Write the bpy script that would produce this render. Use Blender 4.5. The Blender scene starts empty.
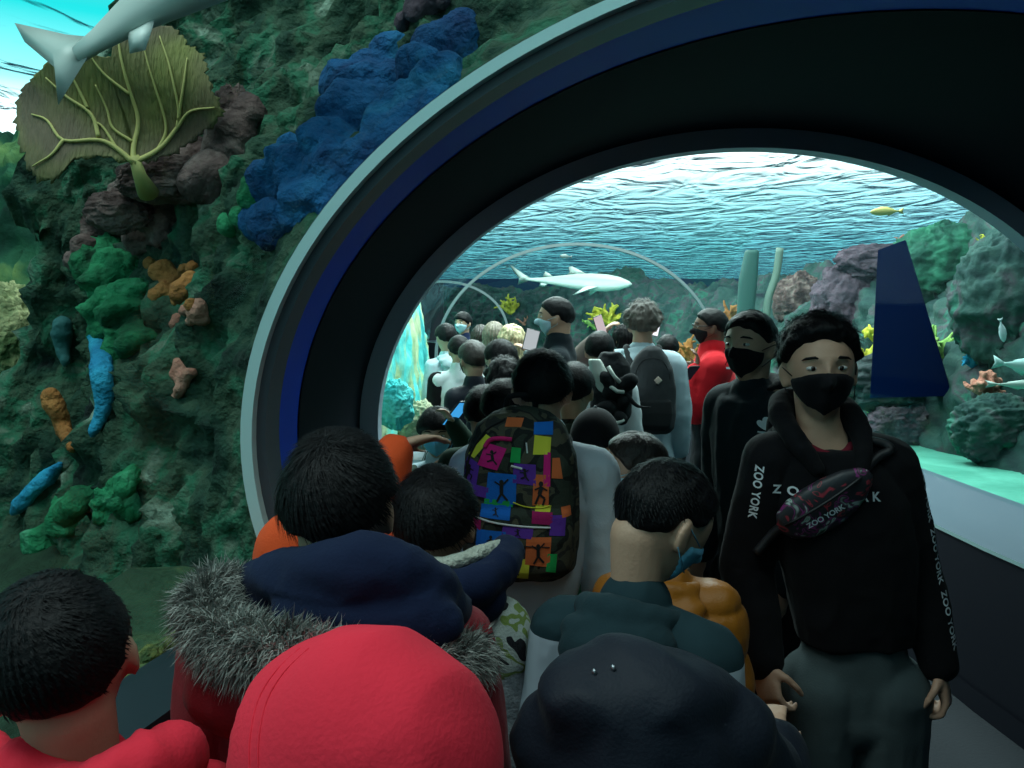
import bpy, math, random
import numpy as np
from mathutils import Vector, Matrix, Euler
from mathutils.bvhtree import BVHTree

random.seed(7); rng = np.random.RandomState(7)
SC = bpy.context.scene
COL = SC.collection
F = 780.0
CAMZ = 1.72
PITCH = math.atan(74.0/F)

# ------------------------------------------------------------------ camera, sky, sun, exposure
cam_d = bpy.data.cameras.new('camera'); cam = bpy.data.objects.new('camera', cam_d); COL.objects.link(cam)
cam.location = (0, 0, CAMZ); cam.rotation_euler = (math.pi/2-PITCH, 0, 0)
cam_d.sensor_width = 36; cam_d.lens = 36*F/1024; cam_d.clip_start = .02; cam_d.clip_end = 300
SC.camera = cam

W = bpy.data.worlds.new('world'); SC.world = W; W.use_nodes = True
def build_world():
    nt = W.node_tree; nt.nodes.clear()
    out = nt.nodes.new('ShaderNodeOutputWorld'); bg = nt.nodes.new('ShaderNodeBackground')
    tc = nt.nodes.new('ShaderNodeTexCoord'); sp = nt.nodes.new('ShaderNodeSeparateXYZ')
    rp = nt.nodes.new('ShaderNodeValToRGB')
    nt.links.new(tc.outputs['Generated'], sp.inputs[0]); nt.links.new(sp.outputs['Z'], rp.inputs[0])
    e = rp.color_ramp.elements
    e[0].position = 0.0; e[0].color = (.08, .40, .46, 1)
    e[1].position = 1.0; e[1].color = (.20, .26, .28, 1)
    m = e.new(.08); m.color = (.17, .58, .68, 1)
    m = e.new(.14); m.color = (.50, .90, 1.0, 1)
    m = e.new(.19); m.color = (1.5, 1.6, 1.62, 1)
    m = e.new(.24); m.color = (.30, .75, .80, 1)
    m = e.new(.31); m.color = (.01, .50, .52, 1)
    m = e.new(.45); m.color = (.20, .26, .28, 1)
    nt.links.new(rp.outputs[0], bg.inputs[0]); bg.inputs[1].default_value = WORLD_STRENGTH
    nt.links.new(bg.outputs[0], out.inputs[0])
WORLD_STRENGTH = 1.5
build_world()
def sun(name, energy, color, rot, angle):
    d = bpy.data.lights.new(name, 'SUN'); d.energy = energy; d.color = color; d.angle = angle
    o = bpy.data.objects.new(name, d); COL.objects.link(o); o.rotation_euler = rot; return o
sun('hall_daylight', .45, (.86, 1.0, .95), (math.radians(14), math.radians(16), 0), .35)
def fill_light(name, loc, size, energy, color, rot=(0, 0, 0)):
    d = bpy.data.lights.new(name, 'AREA'); d.shape = 'RECTANGLE'; d.size, d.size_y = size; d.energy = energy; d.color = color
    o = bpy.data.objects.new(name, d); COL.objects.link(o); o.location = loc; o.rotation_euler = rot; return o
fill_light('fill_light', (1.2, 7.0, 5.6), (4, 4), 720, (.92, 1, .98))  # unseen area light added to brighten the start of the far tunnel
fill_light('fill_light', (-.6, 13.0, 6.2), (5, 4), 1100, (.92, 1, .98))  # another unseen fill, brightening the crowd and reef farther in
fill_light('fill_light', (-2.0, .6, 5.4), (2, 2), 85, (.95, 1, .98))  # unseen fill added at near left to lift the red hood
SC.view_settings.view_transform = 'Standard'; SC.view_settings.look = 'None'
SC.view_settings.exposure = 0.18; SC.view_settings.gamma = 1.0; SC.view_settings.use_curve_mapping = False
SC.cycles.transparent_max_bounces = 24; SC.cycles.max_bounces = 8; SC.cycles.caustics_reflective = False
SC.cycles.sample_clamp_indirect = 4.0

# ------------------------------------------------------------------ numeric helpers
def ray(px, py):
    u = (px-512)/F; v = (384-py)/F; c, s = math.cos(PITCH), math.sin(PITCH)
    return Vector((u, c + v*s, -s + v*c))
def at(px, py, Y):
    d = ray(px, py); t = Y/d.y
    return Vector((0, 0, CAMZ)) + d*t
def _hash(ix, iy, iz, seed):
    h = (ix.astype(np.int64)*374761393 + iy.astype(np.int64)*668265263 + iz.astype(np.int64)*2147483647 + seed*974634777) & 0xffffffff
    h = ((h ^ (h >> 13))*1274126177) & 0xffffffff
    h = (h ^ (h >> 16)) & 0xffff
    return h/32767.5-1.0
def vnoise(P, seed=0):
    P = np.asarray(P, float); I = np.floor(P); f = P-I; f = f*f*(3-2*f); I = I.astype(np.int64)
    r = 0
    for a in (0, 1):
        for b in (0, 1):
            for c in (0, 1):
                w = (f[:, 0] if a else 1-f[:, 0])*(f[:, 1] if b else 1-f[:, 1])*(f[:, 2] if c else 1-f[:, 2])
                r = r + w*_hash(I[:, 0]+a, I[:, 1]+b, I[:, 2]+c, seed)
    return r
def fbm(P, scale, octs=4, seed=0, ridged=False):
    P = np.asarray(P, float)*scale; r = 0; a = 1; tot = 0
    for o in range(octs):
        n = vnoise(P*(2**o)+o*17.3, seed+o)
        if ridged: n = 1-2*np.abs(n)
        r = r+a*n; tot += a; a *= .5
    return r/tot
def sstep(x): x = np.clip(x, 0, 1); return x*x*(3-2*x)

# ------------------------------------------------------------------ mesh primitives: each returns (verts array, face list)
def join(prims):
    V = []; Fs = []; n = 0
    for v, f in prims:
        V.append(np.asarray(v, float)); Fs += [[i+n for i in q] for q in f]; n += len(v)
    return np.concatenate(V), Fs
def grid_faces(nu, nv, wrap=False):
    f = []
    for i in range(nu-1):
        for j in range(nv if wrap else nv-1):
            k = (j+1) % nv
            f.append([i*nv+j, i*nv+k, (i+1)*nv+k, (i+1)*nv+j])
    return f
def ell(c, r, R=None, n=14, m=20):
    V = [(0, 0, -1)]
    for i in range(1, n):
        t = math.pi*i/n-math.pi/2
        for j in range(m):
            a = 2*math.pi*j/m; V.append((math.cos(t)*math.cos(a), math.cos(t)*math.sin(a), math.sin(t)))
    V.append((0, 0, 1)); V = np.array(V)*np.array(r if hasattr(r, '__len__') else (r, r, r))
    if R is not None: V = V @ np.array(R.to_3x3()).T
    V = V+np.array(c)
    f = [[i+1 for i in q] for q in grid_faces(n-1, m, True)]
    last = len(V)-1
    for j in range(m):
        f.append([0, 1+(j+1) % m, 1+j]); f.append([last, 1+(n-2)*m+j, 1+(n-2)*m+(j+1) % m])
    return V, f
def loft(cs, rx, ry, ax=(1, 0, 0), ay=(0, 1, 0), m=28, pw=2.0):
    """closed tube through sections; super-ellipse power pw"""
    ax = np.array(ax, float); ay = np.array(ay, float); V = []
    for c, a, b in zip(cs, rx, ry):
        for j in range(m):
            t = 2*math.pi*j/m; x, y = math.cos(t), math.sin(t)
            x = math.copysign(abs(x)**(2/pw), x); y = math.copysign(abs(y)**(2/pw), y)
            V.append(np.array(c)+ax*a*x+ay*b*y)
    f = grid_faces(len(cs), m, True)
    f.append(list(range(m))[::-1]); f.append([len(V)-m+j for j in range(m)])
    return np.array(V), f
def frame(d):
    d = Vector(d).normalized(); u = Vector((0, 0, 1)) if abs(d.z) < .9 else Vector((1, 0, 0))
    x = d.cross(u).normalized(); y = x.cross(d).normalized(); return x, y, d
def cap(p0, p1, r0, r1, m=14):
    p0 = Vector(p0); p1 = Vector(p1); L = (p1-p0).length
    if L < 1e-5: return ell(p0, r0)
    x, y, d = frame(p1-p0); V = []; rows = []
    for k in range(1, 5): a = math.pi/2*(1-k/5+.0); rows.append((p0-d*r0*math.sin(a), r0*math.cos(a)))
    for k in range(0, 3): rows.append((p0+(p1-p0)*k/2, r0+(r1-r0)*k/2))
    for k in range(1, 5): a = math.pi/2*k/5; rows.append((p1+d*r1*math.sin(a), r1*math.cos(a)))
    for c, r in rows:
        for j in range(m):
            t = 2*math.pi*j/m; V.append(tuple(c+x*r*math.cos(t)+y*r*math.sin(t)))
    f = grid_faces(len(rows), m, True); f.append(list(range(m))[::-1]); f.append([len(V)-m+j for j in range(m)])
    return np.array(V), f
def chain(pts, rs, m=14):
    if not hasattr(rs, '__len__'): rs = [rs]*len(pts)
    return join([cap(pts[i], pts[i+1], rs[i], rs[i+1], m) for i in range(len(pts)-1)])
def curve_pts(pts, n=24):
    P = [Vector(p) for p in pts]; P = [P[0]*2-P[1]]+P+[P[-1]*2-P[-2]]; out = []
    segs = len(P)-3
    for s in range(segs):
        for k in range(max(2, n//segs)):
            t = k/max(2, n//segs); a, b, c, d = P[s:s+4]
            out.append(.5*((2*b)+(c-a)*t+(2*a-5*b+4*c-d)*t*t+(3*b-a-3*c+d)*t**3))
    out.append(P[-2]); return out
def tube(pts, rs, m=10):
    """one swept tube with parallel frames"""
    pts = [Vector(p) for p in pts]; n = len(pts)
    if not hasattr(rs, '__len__'): rs = [rs]*n
    V = []; x = None
    for i, p in enumerate(pts):
        d = (pts[min(i+1, n-1)]-pts[max(i-1, 0)]).normalized()
        if x is None: x = frame(d)[0]
        else: x = (x-d*x.dot(d)).normalized()
        y = d.cross(x)
        for j in range(m):
            t = 2*math.pi*j/m; V.append(tuple(p+x*rs[i]*math.cos(t)+y*rs[i]*math.sin(t)))
    f = grid_faces(n, m, True); f.append(list(range(m))[::-1]); f.append([len(V)-m+j for j in range(m)])
    return np.array(V), f
def box(c, s, R=None, bev=.0):
    c = np.array(c); h = np.array(s)/2
    if bev:
        V, f = ell((0, 0, 0), 1, n=16, m=24)
        k = np.abs(V).max(1, keepdims=True); q = np.sign(V)*np.minimum(np.abs(V)/k, 1)*(h-bev)+V*bev
    else:
        q = np.array([(x, y, z) for x in (-1, 1) for y in (-1, 1) for z in (-1, 1)])*h
        f = [[0, 1, 3, 2], [4, 6, 7, 5], [0, 4, 5, 1], [2, 3, 7, 6], [0, 2, 6, 4], [1, 5, 7, 3]]
    if R is not None: q = q @ np.array(R.to_3x3()).T
    return q+c, f

# ------------------------------------------------------------------ object helpers
def mesh_obj(name, vf, mat, parent=None, smooth=True):
    v, f = vf
    me = bpy.data.meshes.new(name); me.from_pydata([tuple(p) for p in np.asarray(v, float)], [], f); me.update()
    if smooth: me.polygons.foreach_set('use_smooth', [True]*len(me.polygons))
    for m in (mat if isinstance(mat, (list, tuple)) else [mat]): me.materials.append(m)
    o = bpy.data.objects.new(name, me); COL.objects.link(o)
    if parent: o.parent = parent
    return o
def blob(name, prims, mat, parent=None, vox=.01, smooth=3, disp=None):
    """union of closed primitives by voxel remesh -> one continuous surface; disp(P, N) moves vertices"""
    v, f = join(prims)
    me = bpy.data.meshes.new(name+'_src'); me.from_pydata([tuple(p) for p in v], [], f); me.update()
    t = bpy.data.objects.new(name+'_src', me); COL.objects.link(t)
    m = t.modifiers.new('r', 'REMESH'); m.mode = 'VOXEL'; m.voxel_size = vox; m.use_smooth_shade = True
    if smooth: s = t.modifiers.new('s', 'SMOOTH'); s.factor = .5; s.iterations = smooth
    dg = bpy.context.evaluated_depsgraph_get(); dg.update()
    nm = bpy.data.meshes.new_from_object(t.evaluated_get(dg)); nm.name = name
    bpy.data.objects.remove(t); bpy.data.meshes.remove(me)
    if disp is not None:
        n = len(nm.vertices); P = np.empty(n*3); nm.vertices.foreach_get('co', P); P = P.reshape(-1, 3)
        N = np.empty(n*3); nm.vertices.foreach_get('normal', N); N = N.reshape(-1, 3)
        P = disp(P, N); nm.vertices.foreach_set('co', P.ravel()); nm.update()
    nm.polygons.foreach_set('use_smooth', [True]*len(nm.polygons))
    nm.materials.clear()
    for q in (mat if isinstance(mat, (list, tuple)) else [mat]): nm.materials.append(q)
    o = bpy.data.objects.new(name, nm); COL.objects.link(o)
    if parent: o.parent = parent
    return o
def empty(name, loc, rz=0):
    o = bpy.data.objects.new(name, None); COL.objects.link(o); o.location = loc; o.rotation_euler = (0, 0, rz)
    o.empty_display_size = .05; return o
def tag(o, label=None, cat=None, group=None, kind=None):
    if label: o['label'] = label
    if cat: o['category'] = cat
    if group: o['group'] = group
    if kind: o['kind'] = kind
    return o
def struct(o): o['kind'] = 'structure'; return o
def append_geo(o, vf):
    """add loose detail (strands) to an existing mesh"""
    me = o.data; n = len(me.vertices)
    P = np.empty(n*3); me.vertices.foreach_get('co', P); P = P.reshape(-1, 3)
    fs = [list(p.vertices) for p in me.polygons]; v, f = join([(P, fs), vf])
    mats = list(me.materials); nm = bpy.data.meshes.new(me.name); nm.from_pydata([tuple(p) for p in v], [], f); nm.update()
    nm.polygons.foreach_set('use_smooth', [True]*len(nm.polygons))
    for m in mats: nm.materials.append(m)
    o.data = nm; bpy.data.meshes.remove(me); return o

# ------------------------------------------------------------------ materials
_M = {}
def nodes(name):
    m = bpy.data.materials.new(name); m.use_nodes = True; nt = m.node_tree; nt.nodes.clear()
    out = nt.nodes.new('ShaderNodeOutputMaterial'); return m, nt, out
def mat(name, col, rough=.8, bump=0, bscale=60, var=0, vscale=6, metal=0, sheen=0, col2=None, coat=0, spec=.5):
    if name in _M: return _M[name]
    m, nt, out = nodes(name); L = nt.links.new
    b = nt.nodes.new('ShaderNodeBsdfPrincipled'); L(b.outputs[0], out.inputs[0])
    b.inputs['Base Color'].default_value = (*col, 1); b.inputs['Roughness'].default_value = rough
    b.inputs['Metallic'].default_value = metal; b.inputs['Sheen Weight'].default_value = sheen
    b.inputs['Coat Weight'].default_value = coat; b.inputs['Specular IOR Level'].default_value = spec
    tc = nt.nodes.new('ShaderNodeTexCoord')
    if var or col2:
        n = nt.nodes.new('ShaderNodeTexNoise'); n.inputs['Scale'].default_value = vscale; n.inputs['Detail'].default_value = 4
        L(tc.outputs['Object'], n.inputs['Vector'])
        r = nt.nodes.new('ShaderNodeValToRGB'); L(n.outputs[0], r.inputs[0]); L(r.outputs[0], b.inputs['Base Color'])
        c2 = col2 if col2 else tuple(c*(1-var) for c in col)
        r.color_ramp.elements[0].position = .35; r.color_ramp.elements[0].color = (*c2, 1)
        r.color_ramp.elements[1].position = .65; r.color_ramp.elements[1].color = (*col, 1)
    if bump:
        n = nt.nodes.new('ShaderNodeTexNoise'); n.inputs['Scale'].default_value = bscale; n.inputs['Detail'].default_value = 3
        L(tc.outputs['Object'], n.inputs['Vector'])
        bp = nt.nodes.new('ShaderNodeBump'); bp.inputs['Strength'].default_value = bump; bp.inputs['Distance'].default_value = .01
        L(n.outputs[0], bp.inputs['Height']); L(bp.outputs[0], b.inputs['Normal'])
    _M[name] = m; return m
def cloth(name, col, **k):
    k.setdefault('rough', .9); k.setdefault('bump', .13); k.setdefault('bscale', 220); k.setdefault('sheen', .03); k.setdefault('var', .12); k.setdefault('spec', .2)
    return mat(name, col, **k)
def ramp_mat(name, stops, scale=8, rough=.85, bump=.5, bscale=30, detail=6, constant=False, dist=.5, tex='noise', metal=0, stretch=(1, 1, 1), spec=.3):
    """noise field mapped through several colours"""
    if name in _M: return _M[name]
    m, nt, out = nodes(name); L = nt.links.new
    b = nt.nodes.new('ShaderNodeBsdfPrincipled'); L(b.outputs[0], out.inputs[0]); b.inputs['Roughness'].default_value = rough
    b.inputs['Specular IOR Level'].default_value = spec; b.inputs['Metallic'].default_value = metal
    tc = nt.nodes.new('ShaderNodeTexCoord'); mp = nt.nodes.new('ShaderNodeMapping'); mp.inputs['Scale'].default_value = stretch
    L(tc.outputs['Object'], mp.inputs[0])
    if tex == 'noise':
        n = nt.nodes.new('ShaderNodeTexNoise'); n.inputs['Detail'].default_value = detail; n.inputs['Distortion'].default_value = dist; o = n.outputs[0]
    else:
        n = nt.nodes.new('ShaderNodeTexVoronoi'); o = n.outputs['Color']
    n.inputs['Scale'].default_value = scale; L(mp.outputs[0], n.inputs['Vector'])
    r = nt.nodes.new('ShaderNodeValToRGB'); L(o, r.inputs[0]); L(r.outputs[0], b.inputs['Base Color'])
    el = r.color_ramp.elements
    if constant: r.color_ramp.interpolation = 'CONSTANT'
    el[0].position = stops[0][0]; el[0].color = (*stops[0][1], 1); el[1].position = stops[-1][0]; el[1].color = (*stops[-1][1], 1)
    for p, c in stops[1:-1]: e = el.new(p); e.color = (*c, 1)
    if bump:
        n2 = nt.nodes.new('ShaderNodeTexNoise'); n2.inputs['Scale'].default_value = bscale; n2.inputs['Detail'].default_value = 6
        L(tc.outputs['Object'], n2.inputs['Vector'])
        bp = nt.nodes.new('ShaderNodeBump'); bp.inputs['Strength'].default_value = bump; bp.inputs['Distance'].default_value = .03
        L(n2.outputs[0], bp.inputs['Height']); L(bp.outputs[0], b.inputs['Normal'])
    _M[name] = m; return m
def emit_mat(name, col, s):
    m, nt, out = nodes(name); e = nt.nodes.new('ShaderNodeEmission'); e.inputs[0].default_value = (*col, 1); e.inputs[1].default_value = s
    nt.links.new(e.outputs[0], out.inputs[0]); return m
def glass_mat(name, tint, base, k):
    m, nt, out = nodes(name); L = nt.links.new
    t = nt.nodes.new('ShaderNodeBsdfTransparent'); t.inputs[0].default_value = (*tint, 1)
    g = nt.nodes.new('ShaderNodeBsdfGlossy'); g.inputs['Roughness'].default_value = .02; g.inputs[0].default_value = (.9, 1, 1, 1)
    lw = nt.nodes.new('ShaderNodeLayerWeight'); p = nt.nodes.new('ShaderNodeMath'); p.operation = 'POWER'; p.inputs[1].default_value = 4
    L(lw.outputs['Facing'], p.inputs[0]); lw.inputs[0].default_value = .5
    ma = nt.nodes.new('ShaderNodeMath'); ma.operation = 'MULTIPLY_ADD'; ma.inputs[1].default_value = k; ma.inputs[2].default_value = base; L(p.outputs[0], ma.inputs[0])
    mx = nt.nodes.new('ShaderNodeMixShader'); L(ma.outputs[0], mx.inputs[0]); L(t.outputs[0], mx.inputs[1]); L(g.outputs[0], mx.inputs[2]); L(mx.outputs[0], out.inputs[0])
    return m
def water_mat():
    m, nt, out = nodes('water_surface'); L = nt.links.new
    t = nt.nodes.new('ShaderNodeBsdfTransparent'); t.inputs[0].default_value = (.92, 1, 1, 1)
    g = nt.nodes.new('ShaderNodeBsdfGlossy'); g.inputs['Roughness'].default_value = .08; g.inputs[0].default_value = (.45, .85, .9, 1)
    tc = nt.nodes.new('ShaderNodeTexCoord'); mp = nt.nodes.new('ShaderNodeMapping'); mp.inputs['Scale'].default_value = (1.5, 1.0, 1)
    L(tc.outputs['Object'], mp.inputs[0])
    n = nt.nodes.new('ShaderNodeTexNoise'); n.inputs['Scale'].default_value = 1.0; n.inputs['Detail'].default_value = 2.6; n.inputs['Distortion'].default_value = 1.3; n.inputs['Roughness'].default_value = .45
    L(mp.outputs[0], n.inputs['Vector'])
    bp = nt.nodes.new('ShaderNodeBump'); bp.inputs['Strength'].default_value = 1; bp.inputs['Distance'].default_value = .13; L(n.outputs[0], bp.inputs['Height'])
    lw = nt.nodes.new('ShaderNodeLayerWeight'); lw.inputs[0].default_value = .5; L(bp.outputs[0], lw.inputs['Normal'])
    mr = nt.nodes.new('ShaderNodeMapRange'); mr.interpolation_type = 'SMOOTHSTEP'; L(lw.outputs['Facing'], mr.inputs['Value'])
    mr.inputs['From Min'].default_value = .76; mr.inputs['From Max'].default_value = 1.0
    mx = nt.nodes.new('ShaderNodeMixShader'); L(mr.outputs[0], mx.inputs[0]); L(t.outputs[0], mx.inputs[1]); L(g.outputs[0], mx.inputs[2]); L(mx.outputs[0], out.inputs[0])
    L(bp.outputs[0], g.inputs['Normal'])
    return m

SKIN = mat('skin', (.47, .28, .19), rough=.55, bump=.1, bscale=150)
SKIN_PALE = mat('skin_pale', (.50, .31, .21), rough=.5, bump=.1, bscale=150)
SKIN_BROWN = mat('skin_brown', (.16, .075, .045), rough=.5, bump=.1, bscale=150)
HAIR = mat('hair_black', (.006, .006, .007), rough=.55, var=.4, vscale=40, bump=.3, bscale=120, spec=.15)
HAIR_BR = mat('hair_brown', (.026, .017, .012), rough=.5, var=.4, vscale=40, bump=.3, bscale=120)
HAIR_BLOND = mat('hair_blonde', (.62, .52, .30), rough=.5, var=.3, vscale=40, bump=.3, bscale=120)
HAIR_ASH = mat('hair_ash', (.22, .18, .13), rough=.5, var=.4, vscale=30, bump=.3, bscale=120)
MASK_BLUE = cloth('mask_blue', (.16, .50, .72)); MASK_PALE = cloth('mask_pale', (.45, .66, .75)); MASK_BLACK = cloth('mask_black', (.006, .006, .008))
PANTS_DARK = cloth('trousers_dark', (.012, .014, .018)); JEANS = cloth('jeans_navy', (.02, .03, .06)); SHOE = mat('shoe_dark', (.02, .02, .02), rough=.5)
WHITE_PRINT = mat('white_print', (.72, .75, .78), rough=.7)
# ================================================================== THE TUNNEL
AX = [(-5, -1.3), (-2, -.25), (0, .52), (.9, .86), (1.67, 1.13), (2.4, 1.06), (3.2, .956), (6, .84), (9, .74), (12, .3), (16, -.6), (20, -1.75), (26, -4.2)]
def cx(y): return float(np.interp(y, [a for a, b in AX], [b for a, b in AX]))
def cxs(y): return (cx(y-.5)+cx(y)*2+cx(y+.5))/4
YN, YP = 1.67, 3.2                  # end of the near glass, portal at the start of the far glass
def ellp(c, y, a, h, b, t): return (c+a*math.cos(t), y, h+b*math.sin(t))
def skin_surface(secs, t0, t1, n=64):
    V = []
    for (c, y, a, h, b) in secs:
        for j in range(n+1):
            t = math.radians(t0+(t1-t0)*j/n); V.append(ellp(c, y, a, h, b, t))
    return np.array(V), grid_faces(len(secs), n+1)
def ring(name, y0, y1, sec, dr0, dr1, t0, t1, m, n=96):
    """arched bar of rectangular profile: radii sec+dr0 .. sec+dr1, depths y0..y1"""
    c, a, h, b = sec; V = []
    for j in range(n+1):
        t = math.radians(t0+(t1-t0)*j/n)
        for (dr, y) in ((dr0, y0), (dr1, y0), (dr1, y1), (dr0, y1)): V.append(ellp(c, y, a+dr, h, b+dr, t))
    f = grid_faces(n+1, 4, True); f += [[0, 1, 2, 3], [4*n+3, 4*n+2, 4*n+1, 4*n]]
    o = mesh_obj(name, (np.array(V), f), m, smooth=False); return struct(o)
GL = glass_mat('acrylic', (.90, .985, .97), .005, .12)
M_TRIM = mat('trim_teal', (.50, .74, .74), rough=.45); M_RIM = mat('rim_grey', (.07, .09, .11), rough=.5)
M_BLUE = mat('collar_blue', (.04, .12, .9), rough=.5, spec=.08); M_NAVY = mat('soffit_navy', (.003, .006, .012), rough=.75, spec=.08, bump=.05, bscale=8)
M_SLATE = mat('portal_slate', (.38, .46, .54), rough=.55); M_WALL = mat('wall_navy', (.005, .008, .018), rough=.6)
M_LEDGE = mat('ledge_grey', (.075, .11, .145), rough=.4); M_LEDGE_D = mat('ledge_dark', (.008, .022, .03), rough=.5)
M_FLOOR = mat('floor_carpet', (.0025, .007, .012), rough=.9, bump=.3, bscale=80)

near = [(cx(y), y, 1.75, 1.4, 1.13) for y in np.linspace(-4, YN, 16)]
far_y = list(np.linspace(YP, 25.5, 60))
far = [(cxs(y) if y > 4 else cx(y), y, 1.70, 1.17, 1.30) for y in far_y]
struct(mesh_obj('window_1', skin_surface(near, 84, 197), GL))
struct(mesh_obj('ceiling_or_blocker', skin_surface(near, -25, 84), M_NAVY))  # opaque roof half added out of view to darken the right side
struct(mesh_obj('window_2', skin_surface(far, -20, 200), GL))
SN = (cx(YN), 1.686, 1.43, 1.072); SPt = (cx(YP), 1.505, 1.23, 1.13)
ring('trim_1', YN-.03, YN+.02, SN, -.002, .022, -16, 197, M_TRIM)
ring('trim_2', YN+.0, YN+.10, SN, -.022, -.002, -16, 197, M_RIM)
ring('trim_3', YP-.04, YP+.05, SPt, 0, .075, -25, 215, M_SLATE)
ring('trim_4', 8.97, 9.03, (.74, 1.60, 1.17, 1.28), .0, .032, -20, 200, mat('joint_grey', (.16, .20, .21), rough=.4))
ring('trim_5', 19.96, 20.04, (cxs(20), 1.62, 1.17, 1.24), .0, .06, -20, 200, mat('joint_grey', (.3, .36, .38)))
# collar between the two glass sections: blue reveal, then dark soffit
def lerp(a, b, t): return a+(b-a)*t
def collar_sec(y, extra=0):
    t = (y-YN)/(YP-YN); return (lerp(cx(YN), cx(YP), t), y, lerp(1.69, 1.585, t)+extra, lerp(1.43, 1.23, t), lerp(1.075, 1.21, t)+extra)
secs = [collar_sec(y) for y in np.linspace(YN+.08, 2.08, 5)]
struct(mesh_obj('trim_6', skin_surface(secs, -16, 197, 96), M_BLUE))
secs = [collar_sec(y, -.004) for y in np.linspace(2.08, YP+.02, 10)]
sof = mesh_obj('ceiling_or_blocker', skin_surface(secs, -22, 202, 96), M_NAVY); struct(sof)
# outer shell of the collar (seen from the water side)
sec2 = [collar_sec(y, .022) for y in np.linspace(YN-.02, YP+.05, 6)]
struct(mesh_obj('trim_7', skin_surface(sec2, -16, 197, 96), M_RIM))
def annulus(name, y, sA, dA, sB, dB, m, t0=-18, t1=198, n=96):
    V = []
    for j in range(n+1):
        t = math.radians(t0+(t1-t0)*j/n)
        V.append(ellp(sA[0], y, sA[1]+dA, sA[2], sA[3]+dA, t)); V.append(ellp(sB[0], y, sB[1]+dB, sB[2], sB[3]+dB, t))
    struct(mesh_obj(name, (np.array(V), grid_faces(n+1, 2)), m))
annulus('trim_8', YN+.02, SN, .0, SN, .022, M_RIM)
annulus('trim_9', YP+.03, SPt, .07, (cx(YP), 1.585, 1.23, 1.21), .16, M_NAVY)
# floor and side walls with their ledges
def strip(name, ys, fa, fb, m, th=0):
    V = []
    for y in ys: V += [fa(y), fb(y)]
    return struct(mesh_obj(name, (np.array(V), grid_faces(len(ys), 2)), m))
def ledge_h(y, s=1): return .72 if s > 0 and y > -3 else float(np.interp(y, [YN+.1, YN+.25, YP-.1, YP], [1.07, 1.0, .75, .66]))
def wall_o(y, s=1):
    if s < 0: return float(np.interp(y, [YN, YP, 12, 16], [1.52, 1.50, 1.5, 1.3]))
    return float(np.interp(y, [1, 2.6, 3.2, 4], [1.2, 1.02, 1.03, 1.05]))
ys = list(np.linspace(-4, 26, 130))
strip('floor', ys, lambda y: (cxs(y)-1.9, y, 0), lambda y: (cxs(y)+1.9, y, 0), M_FLOOR)
for s, nm in ((-1, 'left'), (1, 'right')):
    strip('wall_'+nm, ys, lambda y: (cxs(y)+s*wall_o(y, s), y, 0), lambda y: (cxs(y)+s*wall_o(y, s), y, ledge_h(y, s)), M_WALL)
    strip('baseboard_'+nm, ys, lambda y: (cxs(y)+s*(wall_o(y, s)-.012), y, 0.0), lambda y: (cxs(y)+s*(wall_o(y, s)-.012), y, .10), M_WALL)
    yn = [y for y in ys if y <= (3.3 if s < 0 else 1.6)]; yf = [y for y in ys if y >= (3.05 if s < 0 else 1.4)]
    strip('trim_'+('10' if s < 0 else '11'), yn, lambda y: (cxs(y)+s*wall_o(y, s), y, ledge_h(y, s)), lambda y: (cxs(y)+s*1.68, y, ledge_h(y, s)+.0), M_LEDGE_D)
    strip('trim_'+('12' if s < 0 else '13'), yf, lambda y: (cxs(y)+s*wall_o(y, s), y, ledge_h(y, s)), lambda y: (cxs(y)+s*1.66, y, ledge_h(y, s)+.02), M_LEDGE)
    # thin bright edge of the ledge
    strip('trim_'+('14' if s < 0 else '15'), yf, lambda y: (cxs(y)+s*(wall_o(y, s)-.006), y, ledge_h(y, s)-.012), lambda y: (cxs(y)+s*(wall_o(y, s)-.006), y, ledge_h(y, s)+.004), M_TRIM)
struct(mesh_obj('wall_back', box((-4.2, 25.7, 1.3), (3.9, .2, 2.6)), M_WALL, smooth=False))
struct(mesh_obj('wall_rear', box((-1.0, -4.1, 1.3), (5, .2, 3.4)), M_WALL, smooth=False))
# ================================================================== THE TANK
M_TANK = mat('tank_blue', (.006, .035, .11), rough=.7)
M_SAND = ramp_mat('sand', [(.3, (.04, .22, .16)), (.7, (.08, .33, .25))], scale=3, bump=.3, bscale=12)
X0, X1, Y0, Y1, ZS = -16, 13, -8, 40, 3.3
for nm, c, s in (('wall_tank_left', (X0, (Y0+Y1)/2, ZS/2-.2), (.2, Y1-Y0, ZS+.4)), ('wall_tank_right', (X1, (Y0+Y1)/2, ZS/2-.2), (.2, Y1-Y0, ZS+.4)),
                 ('wall_tank_front', ((X0+X1)/2, Y0, ZS/2-.2), (X1-X0, .2, ZS+.4)), ('wall_tank_back', ((X0+X1)/2, Y1, ZS/2-.2), (X1-X0, .2, ZS+.4)),
                 ('floor_tank', ((X0+X1)/2, (Y0+Y1)/2, -.5), (X1-X0, Y1-Y0, .1))):
    struct(mesh_obj(nm, box(c, s), M_TANK, smooth=False))
for s, nm, e in ((-1, 'floor_sand_left', X0), (1, 'floor_sand_right', X1)):
    V = []; us = np.linspace(0, 1, 40)
    for y in np.linspace(Y0, 30, 90):
        for u in us:
            x = cxs(y)+s*1.66; x = x+(e-x)*u**1.6; V.append((x, y, .5))
    V = np.array(V); V[:, 2] += .05*fbm(V, .8, 3, 3)-.02
    struct(mesh_obj(nm, (V, grid_faces(90, 40)), M_SAND))
V = np.array([(x, y, ZS) for x in (X0, X1) for y in (Y0, Y1)]); 
wobj = mesh_obj('water_surface', (V, [[0, 1, 3, 2]]), water_mat(), smooth=False); tag(wobj, kind='structure')
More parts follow.
